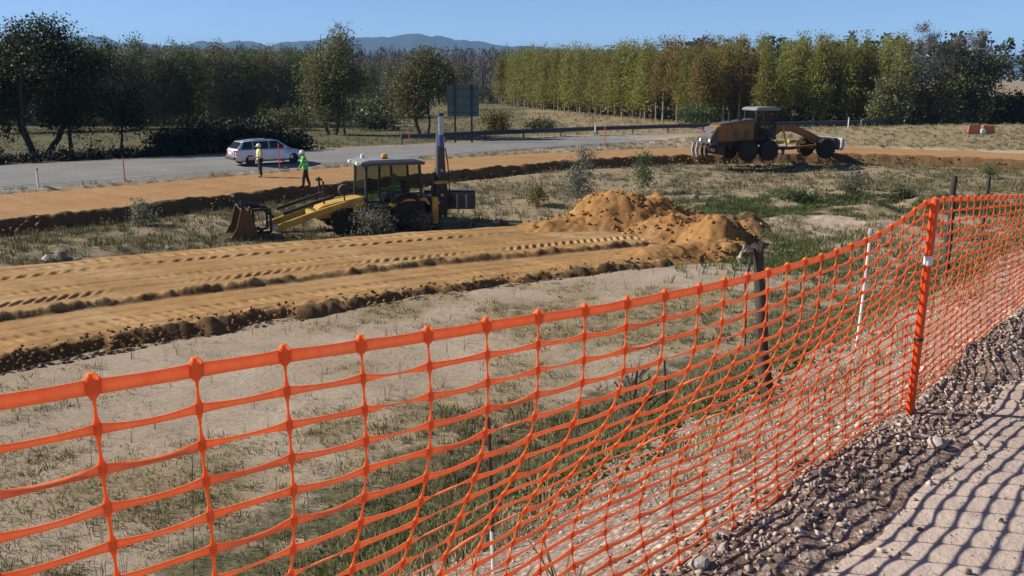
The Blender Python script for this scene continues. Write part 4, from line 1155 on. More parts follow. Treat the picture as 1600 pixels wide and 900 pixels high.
# ---- poplar plantation
PG = [make_tree('poplar_tree', lob((0, 0, 3.4, 1.5, 1.5, 2.4), (.1, 0, 5.6, 1.15, 1.15, 2.1), (0, .1, 7.6, .65, .65, 1.6), (0, 0, 9.0, .25, .25, .7)), 5200, .2, 'leaf_poplar', 'bark_pale', .10, 2.2, 260 + k, clump=.32, hollow=.35, limbs=9) for k in range(4)]
PB = [make_tree('poplar_tree', lob((0, 0, 4.4, 1.35, 1.35, 2.2), (.1, 0, 6.2, 1.05, 1.05, 1.9), (0, 0, 7.9, .6, .6, 1.4)), 3000, .2, 'leaf_brown', 'bark_pale', .11, 3.2, 270 + k, clump=.34, hollow=.3, limbs=14) for k in range(3)]
A_, B_, C_ = np.array(at(784, 166)), np.array(at(1092, 194)), np.array(at(1420, 196))
used = {}
def place_poplar(q, brown, back):
    lst = PB if brown else PG
    k = int(frs.integers(len(lst))); key = (brown, k)
    o = copy_tree(lst[k]) if key in used else lst[k]
    used[key] = 1
    s = frs.uniform(.88, 1.07)
    stand(o, q[0], q[1], rz=frs.uniform(0, 6.28), s=s * frs.uniform(.95, 1.15), sz=s * 1.02)
    if brown: tag(o, 'russet brown poplar in the middle of the plantation', 'tree', 'brown poplars of the plantation')
    else: tag(o, 'yellow green poplar in the plantation rows' if not back else 'yellow green poplar deep in the plantation, only its top showing', 'tree', 'green poplars of the plantation')
d1 = (B_ - A_) / np.linalg.norm(B_ - A_); n1_ = np.array([-d1[1], d1[0]]) * -1
if n1_[1] < 0: n1_ = -n1_
d2 = (C_ - B_) / np.linalg.norm(C_ - B_)
for rowi in range(6):
    dep = rowi * 3.0
    L1 = np.linalg.norm(B_ - A_); L2 = np.linalg.norm(C_ - B_)
    for st in np.arange(0, L1, 2.25 if rowi < 3 else 3.6):
        q = A_ + d1 * (st + frs.normal(0, .35)) + np.array([.62, .78]) * (dep + frs.normal(0, .35))
        xp = 800 + FPX * q[0] / q[1]
        brown = frs.random() < .85 * math.exp(-((xp - 1065) / 70) ** 2)
        place_poplar(q, brown, rowi > 2)
    for st in np.arange(0, L2, 2.3 if rowi < 3 else 3.6):
        q = B_ + d2 * (st + frs.normal(0, .5)) + np.array([.2, .98]) * (dep + frs.normal(0, 1.1))
        xp = 800 + FPX * q[0] / q[1]
        brown = frs.random() < .85 * math.exp(-((xp - 1065) / 70) ** 2)
        place_poplar(q, brown, rowi > 2)
# ---- mixed trees at the right end
x, y = at(1378, 196)
stand(make_tree('broadleaf_tree', lob((0, 0, 3.6, 2.8, 2.2, 2.6), (-1.2, 0, 2.0, 2.0, 1.8, 1.7), (1.0, 0, 5.6, 1.6, 1.5, 1.4)), 6500, .26, 'leaf_olive', 'bark_dark', .2, 1.2, 281, 'broad dull green tree at the end of the plantation', clump=.36, hollow=.3, stems=2), x, y - 3)
for bx, by, h, sp, sd, lab in ((1432, 196, 11.4, 2.4, 282, 'tallest pale leafless tree near the frame edge'), (1405, 195, 9.6, 2.2, 283, 'pale leafless tree beside the broad dull green tree'), (1468, 196, 9.8, 2.4, 284, 'pale leafless tree between the tallest bare tree and the dark trees'), (1516, 195, 10.6, 2.2, 285, 'pale leafless tree rising behind the dark broad tree')):
    x, y = at(bx, by)
    stand(make_bare_tree('leafless_tree', h, sp, sd, lab, 'bare trees near the frame edge', 'leaf_grey', 900, .13, 'twig', 1600, .012), x, y)
for bx, by, lbs, sd, lab, lf in ((1460, 197, lob((0, 0, 2.6, 2.4, 2.0, 2.2), (1.5, 0, 4.4, 1.8, 1.7, 1.7)), 286, 'dull green tree below the bare crowns', 'leaf_olive'), (1520, 197, lob((0, 0, 4.2, 2.6, 2.2, 2.8), (1.4, 0, 6.2, 1.9, 1.7, 1.7), (-1.5, 0, 6.8, 1.4, 1.4, 1.6)), 287, 'dark broad tree nearest the frame edge beyond the field', 'leaf_dark'),
                             (1590, 196, lob((0, 0, 1.9, 3.0, 2.0, 1.8)), 288, 'dark bushy tree cut off by the frame edge behind the dry field', 'leaf_dark')):
    x, y = at(bx, by)
    stand(make_tree('broadleaf_tree', lbs, 5200, .26, lf, 'bark_dark', .18, 1.2, sd, lab, clump=.36, hollow=.3, stems=2), x, y)

# ---- far wood: bare grey trees with dark pines behind, one mass
def far_wood(name, label, n, rs, th0, th1, r0, r1, h0, h1, mat, tw, ntw, base_z=ZR):
    th = rs.uniform(th0, th1, n); r = rs.uniform(r0, r1, n); H = rs.uniform(h0, h1, n)
    X, Y = r * np.sin(th), r * np.cos(th)
    B = np.repeat(np.column_stack([X, Y, np.full(n, base_z)]), ntw, 0); hh_ = np.repeat(H, ntw); N_ = len(B)
    f = rs.uniform(.12, .95, N_); sp = np.repeat(H * .17, ntw) * np.sqrt(1 - f * .85)
    P = B + np.stack([rs.normal(0, .5, N_) * sp, rs.normal(0, .5, N_) * sp, f * hh_], 1)
    d = rs.normal(0, .32, (N_, 3)); d[:, 2] = 1; d /= np.linalg.norm(d, axis=1)[:, None]
    s = np.cross(d, rs.normal(0, 1, (N_, 3))); s /= np.linalg.norm(s, axis=1)[:, None]
    L = (hh_ * rs.uniform(.05, .13, N_))[:, None]
    V = np.stack([P - s * tw, P + s * tw, P + d * L], 1).reshape(-1, 3)
    b = np.column_stack([X, Y, np.full(n, base_z - .2)])
    Tk = np.stack([b + [-.10, 0, 0], b + [.10, 0, 0], b + np.stack([0 * H, 0 * H, H], 1)], 1).reshape(-1, 3)
    Tk2 = np.stack([b + [0, -.10, 0], b + [0, .10, 0], b + np.stack([0 * H, 0 * H, H], 1)], 1).reshape(-1, 3)
    V = np.concatenate([V, Tk, Tk2]); tn = np.concatenate([np.repeat(rs.random(n), ntw * 3), rs.random(n * 6) * .3 + .7])
    return tag(np_obj(name, V, np.arange(len(V)).reshape(-1, 3), mat, smooth=False, attrs={'tint': tn}), label, None, None, 'stuff')
M['far_twig'] = foliage('far_bare_wood', (.09, .08, .07), (.14, .125, .115), (.21, .19, .175), .1, .9)
far_wood('far_bare_woodland', 'grey leafless woodland across the background behind the meadow', 760, np.random.default_rng(301), -.62, .04, 180, 300, 8.5, 11.6, M['far_twig'], .08, 150)
def far_pines(name, label, n, rs, th0, th1, r0, r1, h0, h1, mat, nl=110):
    th = rs.uniform(th0, th1, n); r = rs.uniform(r0, r1, n); H = rs.uniform(h0, h1, n)
    C = np.repeat(np.column_stack([r * np.sin(th), r * np.cos(th), np.full(n, ZR)]), nl, 0); N_ = len(C)
    f = rs.uniform(.35, 1.0, N_); d = rs.normal(0, 1, (N_, 2))
    hh_ = np.repeat(H, nl); sp = hh_ * .13 * (1.25 - f)
    P = C + np.stack([d[:, 0] * sp, d[:, 1] * sp, f * hh_], 1)
    V, F = leaf_quads(P, .8, rs)
    return tag(np_obj(name, V, F, mat, smooth=False, attrs={'tint': np.repeat(rs.random(N_), 4)}), label, None, None, 'stuff')
far_pines('far_pine_wood', 'dark line of pines along the skyline below the hills', 300, np.random.default_rng(302), -.62, .06, 340, 420, 13.0, 16.2, M['leaf_dark'])
far_pines('far_pine_wood', 'dark pine tops showing above the poplar plantation', 110, np.random.default_rng(303), .18, .62, 200, 250, 11.5, 14.0, M['leaf_dark'], 190)

# undergrowth below the rows and an added dark strip imitating shade along the road
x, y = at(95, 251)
low = make_tree('hedge', lob(*[(-6 + 1.5 * k, -4.6 + 1.1 * k + .2 * math.sin(k * 2), .25, 1.2, .8, .55 + .15 * math.sin(k * 1.7)) for k in range(9)]), 9000, .17, 'leaf_hedge', 'bark_dark', .03, .15, 209, 'added low dark leaf strip imitating tree shade beside the road', clump=.18, hollow=.2, limbs=6, cat='hedge')
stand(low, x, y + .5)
def thicket(name, label, pts, n, rs, hh_, mat, size=.34, wid=2.2):
    pts = np.array(pts); k = rs.random(n) * (len(pts) - 1); i = k.astype(int); f = (k - i)[:, None]
    q = pts[i] * (1 - f) + pts[i + 1] * f + rs.normal(0, wid, (n, 2))
    h_ = hh_ * (.55 + .9 * (fbm(q[:, 0], q[:, 1], 4, 3, 401) + .5))
    P = np.column_stack([q, ground_z(q[:, 0], q[:, 1]) + h_ * rs.random(n) ** .8])
    V, F = leaf_quads(P, size, rs)
    return tag(np_obj(name, V, F, M[mat], smooth=False, attrs={'tint': np.repeat(np.clip(rs.normal(.4, .25, n), 0, 1), 4)}), label, None, None, 'stuff')
trs = np.random.default_rng(402)
thicket('undergrowth', 'dark undergrowth below the poplar rows', [tuple(A_ + d1 * 2 + np.array([.62, .78]) * 8), tuple(B_ + np.array([.5, .9]) * 8), tuple(C_ + np.array([.2, .98]) * 8), tuple(C_ + np.array([12, 6.0])), tuple(C_ + np.array([32, 6.0]))], 20000, trs, 2.6, 'leaf_olive', .42, 3.4)
thicket('undergrowth', 'dark undergrowth behind the young trees', [at(-150, 194), at(100, 193), at(300, 191), at(480, 189), at(620, 180)], 15000, trs, 2.4, 'leaf_olive', .40, 2.6)

# ---- shrubs on the works field
SH = [((903, 318), lob((0, 0, 1.1, .95, .8, 1.1), (.3, 0, 2.2, .55, .5, .8)), 'leaf_silver', 'feathery grey green shrub behind the earth mound', 2600, 311),
      ((1004, 303), lob((0, 0, 1.0, .6, .55, 1.1), (.05, 0, 1.9, .4, .4, .6)), 'leaf_bush', 'upright green sapling behind the top of the earth mound', 1500, 312),
      ((838, 322), lob((0, 0, .55, .55, .5, .6)), 'leaf_yellow', 'small yellow green shrub beside the feathery grey one', 900, 313),
      ((222, 352), lob((0, 0, .5, .5, .4, .55)), 'leaf_silver', 'pale grey shrub at the foot of the far bank', 800, 314),
      ((580, 369), lob((0, 0, .6, .8, .5, .65), (.5, 0, .4, .5, .4, .45)), 'leaf_silver', 'grey green shrub in front of the digger cab', 1500, 315),
      ((655, 361), lob((0, 0, .4, .6, .4, .5)), 'leaf_silver', 'small dull shrub in front of the digger rear wheel', 800, 316),
      ((1335, 300), lob((0, 0, .6, 1.0, .7, .7)), 'leaf_grey', 'dry brownish shrub on the field below the grader', 800, 317),
      ((1545, 280), lob((0, 0, .5, .9, .6, .6)), 'leaf_olive', 'dull shrub on the dry field behind the far wooden post', 800, 318),
      ((1405, 312), lob((0, 0, .35, 1.2, .6, .45)), 'leaf_bush', 'low green shrub in the grassy patch right of the mound', 900, 319),
      ((1240, 312), lob((0, 0, .3, 1.4, .6, .42)), 'leaf_bush', 'low bright green clump right of the mound', 900, 320)]
for (bx, by), lbs, lf, lab, nl, sd in SH:
    q = ray_ground(bx, by)
    o = make_tree('shrub', lbs, nl, .10, lf, 'twig', .02, .15, sd, lab, clump=.12, hollow=.15, stems=3, limbs=8, cat='shrub', per=9)
    o.location = q
# dead branch bush on the slope just behind the net
q = ray_ground(985, 690)
o = make_bare_tree('dead_shrub', .85, .35, 331, 'withered brown shrub on the slope right behind the net', None, 'leaf_olive', 60, .012, 'bark_dark', 260, .002, cat='shrub')
o.location = q
for ch in o.children:
    if ch.name.startswith('crown'): ch.scale = (1, 1, 1)
# ---------------------------------------------------------------- wheels shared by the machines
def wheel(parent, c, r, w, rim_mat, side, lugs=18, hub=.55):
    t = MB()
    prof = [(r * hub, -w * .42), (r * .80, -w * .5), (r * .93, -w * .47), (r * .965, -w * .2), (r * .965, w * .2), (r * .93, w * .47), (r * .80, w * .5), (r * hub, w * .42)]
    t.lathe((0, 0, 0), prof, 28)
    for k in range(lugs):
        for s in (-1, 1):
            a = 2 * math.pi * (k + (.5 if s > 0 else 0)) / lugs
            mb = Matrix.Rotation(-a, 4, 'Y') @ Matrix.Translation((r * .965, s * w * .24, 0)) @ Matrix.Rotation(s * .5, 4, 'X')
            ps = [mb @ Vector((x_, y_, z_)) for z_ in (-.035, .035) for (x_, y_) in ((-.03, -w * .26), (.035 * r / .68, -w * .26), (.035 * r / .68, w * .26), (-.03, w * .26))]
            t.add(ps, [(3, 2, 1, 0), (4, 5, 6, 7), (0, 1, 5, 4), (1, 2, 6, 5), (2, 3, 7, 6), (3, 0, 4, 7)])
    root = empty('wheel', c); root.parent = parent
    t.build('tyre', M['tyre'], root, smooth=True)
    y0 = side * w * .30
    MB().lathe((0, 0, 0), [(r * hub, -side * w * .3), (r * hub * 1.02, y0 * 1.1), (r * hub * .92, y0 * 1.1), (r * hub * .8, y0 * .6), (r * .24, y0 * .7), (r * .22, y0 * 1.25), (r * .06, y0 * 1.3)], 20).build('rim', rim_mat, root, smooth=True)
    return root

# ---------------------------------------------------------------- backhoe digger in the hollow behind the haul track
bx_, by_ = -5.15, 38.2
A_DIG = math.radians(204)
dig = empty('backhoe_loader', (bx_, by_, -4.5), A_DIG, 'muddy yellow backhoe loader with upright boom, working beside the haul track', 'backhoe loader')
MB().prism([(-1.7, .45), (-1.7, .95), (2.9, .85), (2.9, .5), (1.0, .38)], -.42, .42).build('chassis', M['black'], dig, .03)
bon = MB().prism([(.95, .6), (.95, 1.34), (1.3, 1.36), (2.75, 1.12), (3.0, .98), (3.05, .6)], -.52, .52).build('bonnet', M['yellow'], dig, .05, True)
for k in range(5): MB().box((3.06, 0, .66 + .07 * k), (.03, .8, .035)).build('grille_slat', M['black'], bon)
MB().box((0, 0, .78), (2.0, 1.62, .42)).build('cab_floor', M['dark_grey'], dig, .04)
cab = MB()
for x_, y_, lx in ((.93, .8, .10), (.93, -.8, .10), (.05, .83, .09), (.05, -.83, .09), (-.98, .8, .10), (-.98, -.8, .10)):
    cab.tube([(x_ * 1.02, y_ * 1.02, .95), (x_ * .97, y_ * .94, 2.75)], lx * .5, 6)
cab.box((.95, 0, 1.02), (.08, 1.6, .10)); cab.box((-.98, 0, 1.05), (.08, 1.6, .12))
cab.box((-.02, .82, 1.0), (1.9, .07, .10)); cab.box((-.02, -.82, 1.0), (1.9, .07, .10)); cab.box((-.5, .81, 1.55), (.95, .05, .05))
cab.build('cab_frame', M['black'], dig)
rf = MB().prism([(-1.12, 2.72), (-1.1, 2.86), (-.7, 2.97), (.8, 2.97), (1.14, 2.88), (1.16, 2.72)], -.9, .9).build('cab_roof', M['cab_grey'], dig, .06, True)
MB().box((0, .905, 2.79), (2.2, .05, .13)).build('roof_trim', M['dark_grey'], rf)
for y_ in (.55, -.55):
    MB().box((1.15, y_, 2.83), (.08, .22, .13)).build('work_lamp', M['lamp_white'], rf, .02)
MB().lathe((.75, -.3, 2.97), [(.09, 0), (.09, .03), (.06, .16), (.02, .18)], 12, 'Z').build('aerial_base', M['lamp_white'], rf, smooth=True)
bc = MB().lathe((.15, .35, 2.97), [(.10, 0), (.10, .05), (.07, .06)], 14, 'Z').build('beacon_base', M['black'], rf, smooth=True)
MB().lathe((.15, .35, 3.03), [(.115, 0), (.12, .05), (.10, .14), (.05, .17), (.01, .175)], 14, 'Z').build('beacon', M['beacon'], bc, smooth=True)
def pane(name, ps, parent, mat='glass'):
    ps = [Vector(p) for p in ps]; n_ = (ps[1] - ps[0]).cross(ps[2] - ps[0]).normalized() * .006
    k = len(ps)
    return MB().add([p + n_ for p in ps] + [p - n_ for p in ps], [tuple(range(k)), tuple(range(2 * k - 1, k - 1, -1))] + [(i, i + k, (i + 1) % k + k, (i + 1) % k) for i in range(k)]).build(name, M[mat], parent)
pane('windscreen', [(.96, -.76, 1.08), (.96, .76, 1.08), (.915, .72, 2.7), (.915, -.72, 2.7)], dig)
for s in (1, -1):
    pane('side_window', [(.88, s * .825, 1.08), (.1, s * .84, 1.08), (.1, s * .785, 2.7), (.86, s * .765, 2.7)], dig)
    pane('side_window', [(.0, s * .84, 1.6), (-.92, s * .82, 1.6), (-.9, s * .77, 2.7), (.0, s * .785, 2.7)], dig)
    MB().box((-.46, s * .83, 1.3), (.85, .04, .5)).build('door_panel', M['dark_grey'], dig)
MB().box((-.45, 0, 1.2), (.5, .5, .14)).build('seat', M['black'], dig, .04)
MB().box((-.72, 0, 1.6), (.14, .48, .75)).build('seat_back', M['black'], dig, .05)
sw = MB().tube([(.35, 0, 1.0), (.25, 0, 1.55)], .03, 6).build('steering_column', M['black'], dig)
for s in (1, -1):
    MB().prism([(-1.5, 1.0), (-1.35, 1.28), (-.35, 1.30), (.15, 1.05), (.1, .95), (-.4, 1.18), (-1.28, 1.16), (-1.4, .98)], s * .62, s * 1.1).build('mudguard', M['yellow'], dig, .02)
    wheel(dig, (-.6, s * .88, .74), .74, .46, M['yellow'], s)
    wheel(dig, (2.05, s * .82, .50), .50, .34, M['yellow'], s, 14)
    arm = MB().prism([(1.15, 1.02), (1.2, 1.32), (1.9, 1.28), (3.2, .94), (4.75, .46), (4.85, .28), (4.65, .22), (3.1, .72), (1.8, 1.04)], s * .64, s * .82).build('loader_arm', M['yellow'], dig, .03)
    MB().tube([(1.5, s * .58, .9), (3.0, s * .58, .95)], .06, 8).build('lift_cylinder', M['black'], arm, smooth=True)
    MB().tube([(2.4, s * .75, 1.5), (4.4, s * .75, .92)], .075, 8).build('tilt_cylinder', M['black'], arm, smooth=True)
    MB().tube([(4.75, s * .88, .4), (4.75, s * .6, .4)], .11, 10).build('pivot_pin', M['light_steel'], arm, smooth=True)
MB().box((3.2, 0, .80), (.22, 1.28, .2)).build('cross_tube', M['yellow'], dig, .03)
# carrier frame and bucket in front
fr = MB()
for s in (.46, -.46):
    for a, b_ in (((4.85, .2), (4.85, 1.08)), ((4.85, 1.08), (5.5, 1.08)), ((5.5, 1.08), (5.5, .2)), ((5.5, .2), (4.85, .2)), ((5.5, .35), (6.15, 1.62))):
        fr.tube([(a[0], s, a[1]), (b_[0], s, b_[1])], .05, 6)
fr.tube([(5.5, -.46, 1.08), (5.5, .46, 1.08)], .05, 6); fr.tube([(5.2, -.46, .25), (5.2, .46, .25)], .07, 6); fr.tube([(6.15, -.46, 1.62), (6.15, .46, 1.62)], .05, 6)
fr.box((5.75, 0, .9), (.16, .9, .9), ry=.5)
for s in (-.3, .3): fr.tube([(4.7, s, .75), (5.3, s, 1.25), (5.95, s, 1.3)], .06, 6)
fr.build('carrier_frame', M['black'], dig)
bk = MB()
for s in (.8, -.8): bk.prism([(5.35, .02), (6.55, -.10), (6.2, .45), (5.98, 1.22), (5.6, .95)], s - .03, s + .03)
bk.prism([(5.35, .02), (5.6, .95), (5.68, .93), (5.45, .06)], -.78, .78); bk.prism([(5.35, .02), (6.55, -.10), (6.55, -.06), (5.4, .09)], -.78, .78)
bk.prism([(5.6, .95), (5.98, 1.22), (6.0, 1.18), (5.64, .9)], -.78, .78)
bk = bk.build('loader_bucket', M['rust'], dig)
for k in range(5): MB().prism([(6.5, -.11), (6.78, -.13), (6.5, -.04)], -.72 + .36 * k - .04, -.72 + .36 * k + .04).build('tooth', M['black'], bk)
# exhaust and mirror on the bonnet
ex = MB().tube([(2.65, .1, 1.0), (2.65, .1, 2.0), (2.72, .1, 2.12), (2.95, .1, 2.12)], [.04, .04, .045, .05], 8).build('exhaust_pipe', M['black'], dig, smooth=True)
mr = MB().tube([(1.9, .5, 1.2), (1.95, .6, 1.5)], .03, 6).build('mirror_stem', M['black'], dig)
MB().tube([(1.95, .45, 1.72), (1.98, .75, 1.72)], [.22, .2], 12).build('mirror', M['black'], mr, smooth=True)
for ch in dig.children:
    if ch.name.split('.')[0] in ('cab_frame', 'cab_roof', 'windscreen', 'side_window', 'door_panel', 'cab_floor'): ch.scale = (1.2, 1.1, .965)
# rear frame, boom, dipper and bucket
MB().box((-1.62, 0, .85), (.24, 2.1, .8)).build('rear_frame', M['black'], dig, .03)
for s in (1, -1):
    lg = MB().box((-1.7, s * 1.02, .75), (.26, .24, 1.1)).build('stabiliser_leg', M['yellow'], dig, .03)
    MB().box((-1.7, s * 1.1, .12), (.45, .4, .06)).build('stabiliser_foot', M['rust'], lg, .01)
bm_ = MB().prism([(-2.02, .25), (-2.55, .2), (-2.62, 1.2), (-2.5, 2.35), (-2.15, 2.4), (-2.0, 1.3)], -.19, .19).build('boom', M['black'], dig, .03)
MB().box((-1.92, 0, .85), (.42, .5, .75)).build('swing_post', M['black'], dig, .04)
for s in (-1, 1): MB().tube([(-1.7, s * .5, .8), (-2.2, s * .22, .95)], [.075, .05], 8).build('swing_ram', M['light_steel'], dig, smooth=True)
MB().tube([(-1.95, .0, 1.15), (-2.05, .0, 2.2)], [.09, .07], 8).build('boom_ram', M['dark_grey'], bm_, smooth=True)
for z_ in (.35, 1.25, 2.28): MB().tube([(-2.32, -.26, z_), (-2.32, .26, z_)], .07, 10).build('pivot_pin', M['light_steel'], bm_, smooth=True)
MB().box((-2.31, 0, 1.78), (.62, .44, .13)).build('boom_band', M['yellow'], bm_, .02)
dp = MB().prism([(-2.15, 1.95), (-2.52, 1.95), (-2.50, 3.3), (-2.44, 4.0), (-2.22, 4.0), (-2.18, 3.3)], -.14, .14).build('dipper', M['dark_grey'], dig, .03)
MB().tube([(-2.18, .2, 2.0), (-2.2, .2, 3.3)], .09, 10).build('ram_barrel', M['dark_grey'], dp, smooth=True)
MB().tube([(-2.34, .12, 3.2), (-2.34, .12, 3.75)], .13, 12).build('ram_sleeve', M['blue_rod'], dp, smooth=True)
MB().tube([(-2.34, .12, 3.75), (-2.34, .12, 4.52)], .11, 12).build('ram_rod', M['chrome'], dp, smooth=True)
MB().lathe((-2.34, .12, 4.52), [(.14, 0), (.15, .06), (.12, .12), (.03, .13)], 10, 'Z').build('ram_cap', M['black'], dp, smooth=True)
for s in (-.2, .2): MB().tube([(-2.6, s, .6), (-2.66, s, 1.6), (-2.6, s, 2.6), (-2.5, s, 3.2)], .025, 6).build('hose', M['black'], dp, smooth=True)
rb = MB().prism([(-.34, -.38), (.3, -.42), (.42, .0), (.36, .36), (-.30, .40)], -.0, .0001)
rb = MB()
prof = [(-.34, -.36), (.28, -.42), (.42, -.1), (.40, .28), (.1, .40), (-.34, .36)]
rbv = [(x_, y_, z_) for x_ in (-1.12, 1.12) for (y_, z_) in prof]
n_ = len(prof)
rb.add(rbv, [tuple(range(n_)), tuple(range(2 * n_ - 1, n_ - 1, -1))] + [(i, i + n_, (i + 1) % n_ + n_, (i + 1) % n_) for i in range(n_)])
rbo = rb.build('rear_bucket', M['dark_grey'], dig, .03)
wc = Vector(pxd(702, 312, 39.9)) - Vector((bx_, by_, -4.5))
Rz = Matrix.Rotation(-A_DIG, 4, 'Z')
rbo.location = Rz @ wc; rbo.rotation_euler = (0, 0, -A_DIG)
for x_ in (-.85, -.5, .35, .75): MB().box((x_, -.36, -.02), (.08, .06, .55)).build('wear_rib', M['light_steel'], rbo)
MB().box((0, 0, .42), (2.2, .62, .05)).build('bucket_rim', M['dark_grey'], rbo)
for x_ in (-.18, .18): MB().box((x_, -.55, .05), (.07, .5, .4)).build('bucket_ear', M['black'], rbo, .02)

# ---------------------------------------------------------------- motor grader on the far strip
gxp, gyp = 15.6, 61.8
A_G = math.radians(20)
grd = empty('motor_grader', (gxp, gyp, ZS - .02), A_G, 'dirty yellow motor grader with black wheels on the far graded strip', 'motor grader')
hood = MB().prism([(-2.75, 1.25), (-2.85, 2.15), (-2.5, 2.36), (.05, 2.62), (.05, 1.3)], -.62, .62).build('engine_hood', M['grader_yellow'], grd, .06, True)
MB().prism([(-2.6, 2.35), (-2.5, 2.40), (.02, 2.67), (.02, 2.60)], -.58, .58).build('hood_top', M['dark_grey'], hood, .01)
for k in range(4): MB().box((-1.9 + .42 * k, -.635, 1.75), (.30, .02, .5)).build('vent_panel', M['dark_grey'] if k % 2 else M['grader_yellow'], hood)
MB().prism([(-2.72, 1.0), (-3.25, 1.05), (-3.3, 1.55), (-2.9, 2.2), (-2.78, 2.2)], -.7, .7).build('radiator_guard', M['dark_grey'], grd, .04)
for s in (-.5, .5): MB().box((-3.1, s, 1.85), (.1, .2, .16), ry=-.4).build('tail_lamp', M['tail_red'], grd)
for s in (-.55, .55): MB().box((-3.32, s, 1.35), (.06, .2, .2)).build('work_lamp', M['lamp_white'], grd)
MB().tube([(-1.5, .1, 2.45), (-1.5, .1, 3.05), (-1.55, .1, 3.25), (-1.7, .1, 3.32)], [.09, .09, .08, .08], 10).build('exhaust_stack', M['black'], grd, smooth=True)
MB().tube([(-.9, -.2, 2.5), (-.9, -.2, 2.9)], [.12, .14], 10).build('air_intake', M['black'], grd, smooth=True)
MB().prism([(-2.9, .95), (-2.9, 1.35), (1.4, 1.35), (1.7, 1.0)], -.45, .45).build('rear_frame', M['black'], grd, .03)
for s in (1, -1):
    MB().box((0, s * .82, .68), (1.9, .22, .34)).build('tandem_case', M['black'], grd, .03)
    for x_ in (-.78, .78): wheel(grd, (x_, s * 1.12, .68), .68, .40, M['grader_yellow'] if x_ < 0 else M['dark_grey'], s, 16)
    wheel(grd, (5.35, s * 1.05, .68), .68, .40, M['dark_grey'], s, 16)
cb = MB()
for x_, y_ in ((.05, .68), (.05, -.68), (.95, .78), (.95, -.78), (1.65, .55), (1.65, -.55)): cb.tube([(x_, y_, 1.35), (x_ * .98, y_ * .96, 3.22)], .055, 6)
cb.box((.85, 0, 1.4), (1.6, 1.4, .14)); cb.box((.85, .68, 1.75), (1.5, .05, .55)); cb.box((.85, -.68, 1.75), (1.5, .05, .55))
cb.build('cab_frame', M['black'], grd)
MB().prism([(-.12, 3.2), (-.1, 3.34), (.2, 3.42), (1.5, 3.42), (1.85, 3.32), (1.85, 3.2)], -.85, .85).build('cab_roof', M['cab_grey'], grd, .05, True)
pane('rear_window', [(.02, -.64, 2.3), (.02, .64, 2.3), (.02, .62, 3.18), (.02, -.62, 3.18)], grd)
pane('windscreen', [(1.66, .5, 1.5), (1.66, -.5, 1.5), (1.63, -.5, 3.18), (1.63, .5, 3.18)], grd)
for s in (1, -1):
    pane('side_window', [(.1, s * .70, 1.5), (.9, s * .79, 1.5), (.9, s * .76, 3.18), (.1, s * .67, 3.18)], grd)
    pane('side_window', [(1.0, s * .78, 1.5), (1.6, s * .58, 1.5), (1.58, s * .56, 3.18), (1.0, s * .75, 3.18)], grd)
MB().box((.5, 0, 1.85), (.5, .5, .9)).build('seat', M['black'], grd, .06)
gf = MB().prism([(1.5, 1.3), (1.6, 1.95), (2.1, 2.28), (3.4, 2.2), (4.6, 1.78), (5.6, 1.32), (5.75, 1.0), (5.2, .95), (4.4, 1.4), (3.3, 1.78), (2.4, 1.80), (1.9, 1.5)], -.2, .2).build('main_frame', M['grader_yellow'], grd, .04, True)
MB().tube([(5.35, -.95, .68), (5.35, .95, .68)], .14, 8).build('front_axle', M['black'], grd)
MB().prism([(5.5, .85), (2.7, .75), (2.4, .62), (5.5, .68)], -.12, .12).build('drawbar', M['grader_yellow'], grd, .02)
MB().lathe((2.75, 0, .62), [(.75, 0), (.8, .02), (.8, .12), (.75, .14)], 26, 'Z').build('blade_circle', M['black'], grd, smooth=True)
bl = MB()
m_ = 7
pr_ = [(.18 * math.sin(t_) - .18, .36 - .36 * math.cos(t_)) for t_ in np.linspace(.3, 2.7, m_)]
blv = [(x_ + dx, y_, z_) for dx in (0, .04) for y_ in (-1.9, 1.9) for (x_, z_) in pr_]
fs = []
for i in range(m_ - 1):
    fs += [(i, i + 1, m_ + i + 1, m_ + i), (2 * m_ + i, 3 * m_ + i, 3 * m_ + i + 1, 2 * m_ + i + 1), (i, 2 * m_ + i, 2 * m_ + i + 1, i + 1), (m_ + i, m_ + i + 1, 3 * m_ + i + 1, 3 * m_ + i)]
fs += [(0, m_, 3 * m_, 2 * m_), (m_ - 1, 3 * m_ - 1, 4 * m_ - 1, 2 * m_ - 1)]
bl = bl.add(blv, fs).build('grading_blade', M['black'], grd)
bl.location = (2.75, 0, .02); bl.rotation_euler = (0, 0, math.radians(-38))
for s in (1, -1):
    MB().tube([(2.2, s * .55, 2.15), (2.5, s * .75, .75)], [.07, .045], 8).build('lift_ram', M['yellow'], grd, smooth=True)
    MB().box((1.75, s * .75, 1.12), (.7, .4, .16)).build('step_tank', M['yellow'], grd, .03)
    MB().box((3.75, s * .5, 1.08), (.55, .3, .22)).build('blade_bracket', M['yellow'], grd, .03)
    MB().box((1.5, s * .95, .42), (.12, .3, .55)).build('access_ladder', M['light_steel'], grd, .02)
MB().box((6.25, 0, .95), (.35, 1.9, .75)).build('front_blade_mount', M['black'], grd, .04)
MB().prism([(6.45, .55), (6.6, .5), (6.75, .9), (6.62, 1.35), (6.5, 1.3)], -1.25, 1.25).build('front_plate', M['light_steel'], grd, .02)
MB().box((3.0, -.55, 3.0), (.04, .22, .3)).build('mirror', M['black'], grd)
MB().tube([(1.7, -.55, 3.0), (3.0, -.55, 3.0)], .02, 5).build('mirror_bar', M['black'], grd)
rp = MB().box((-3.55, 0, .95), (.22, 1.9, .22)).build('ripper_beam', M['rust'], grd, .02)
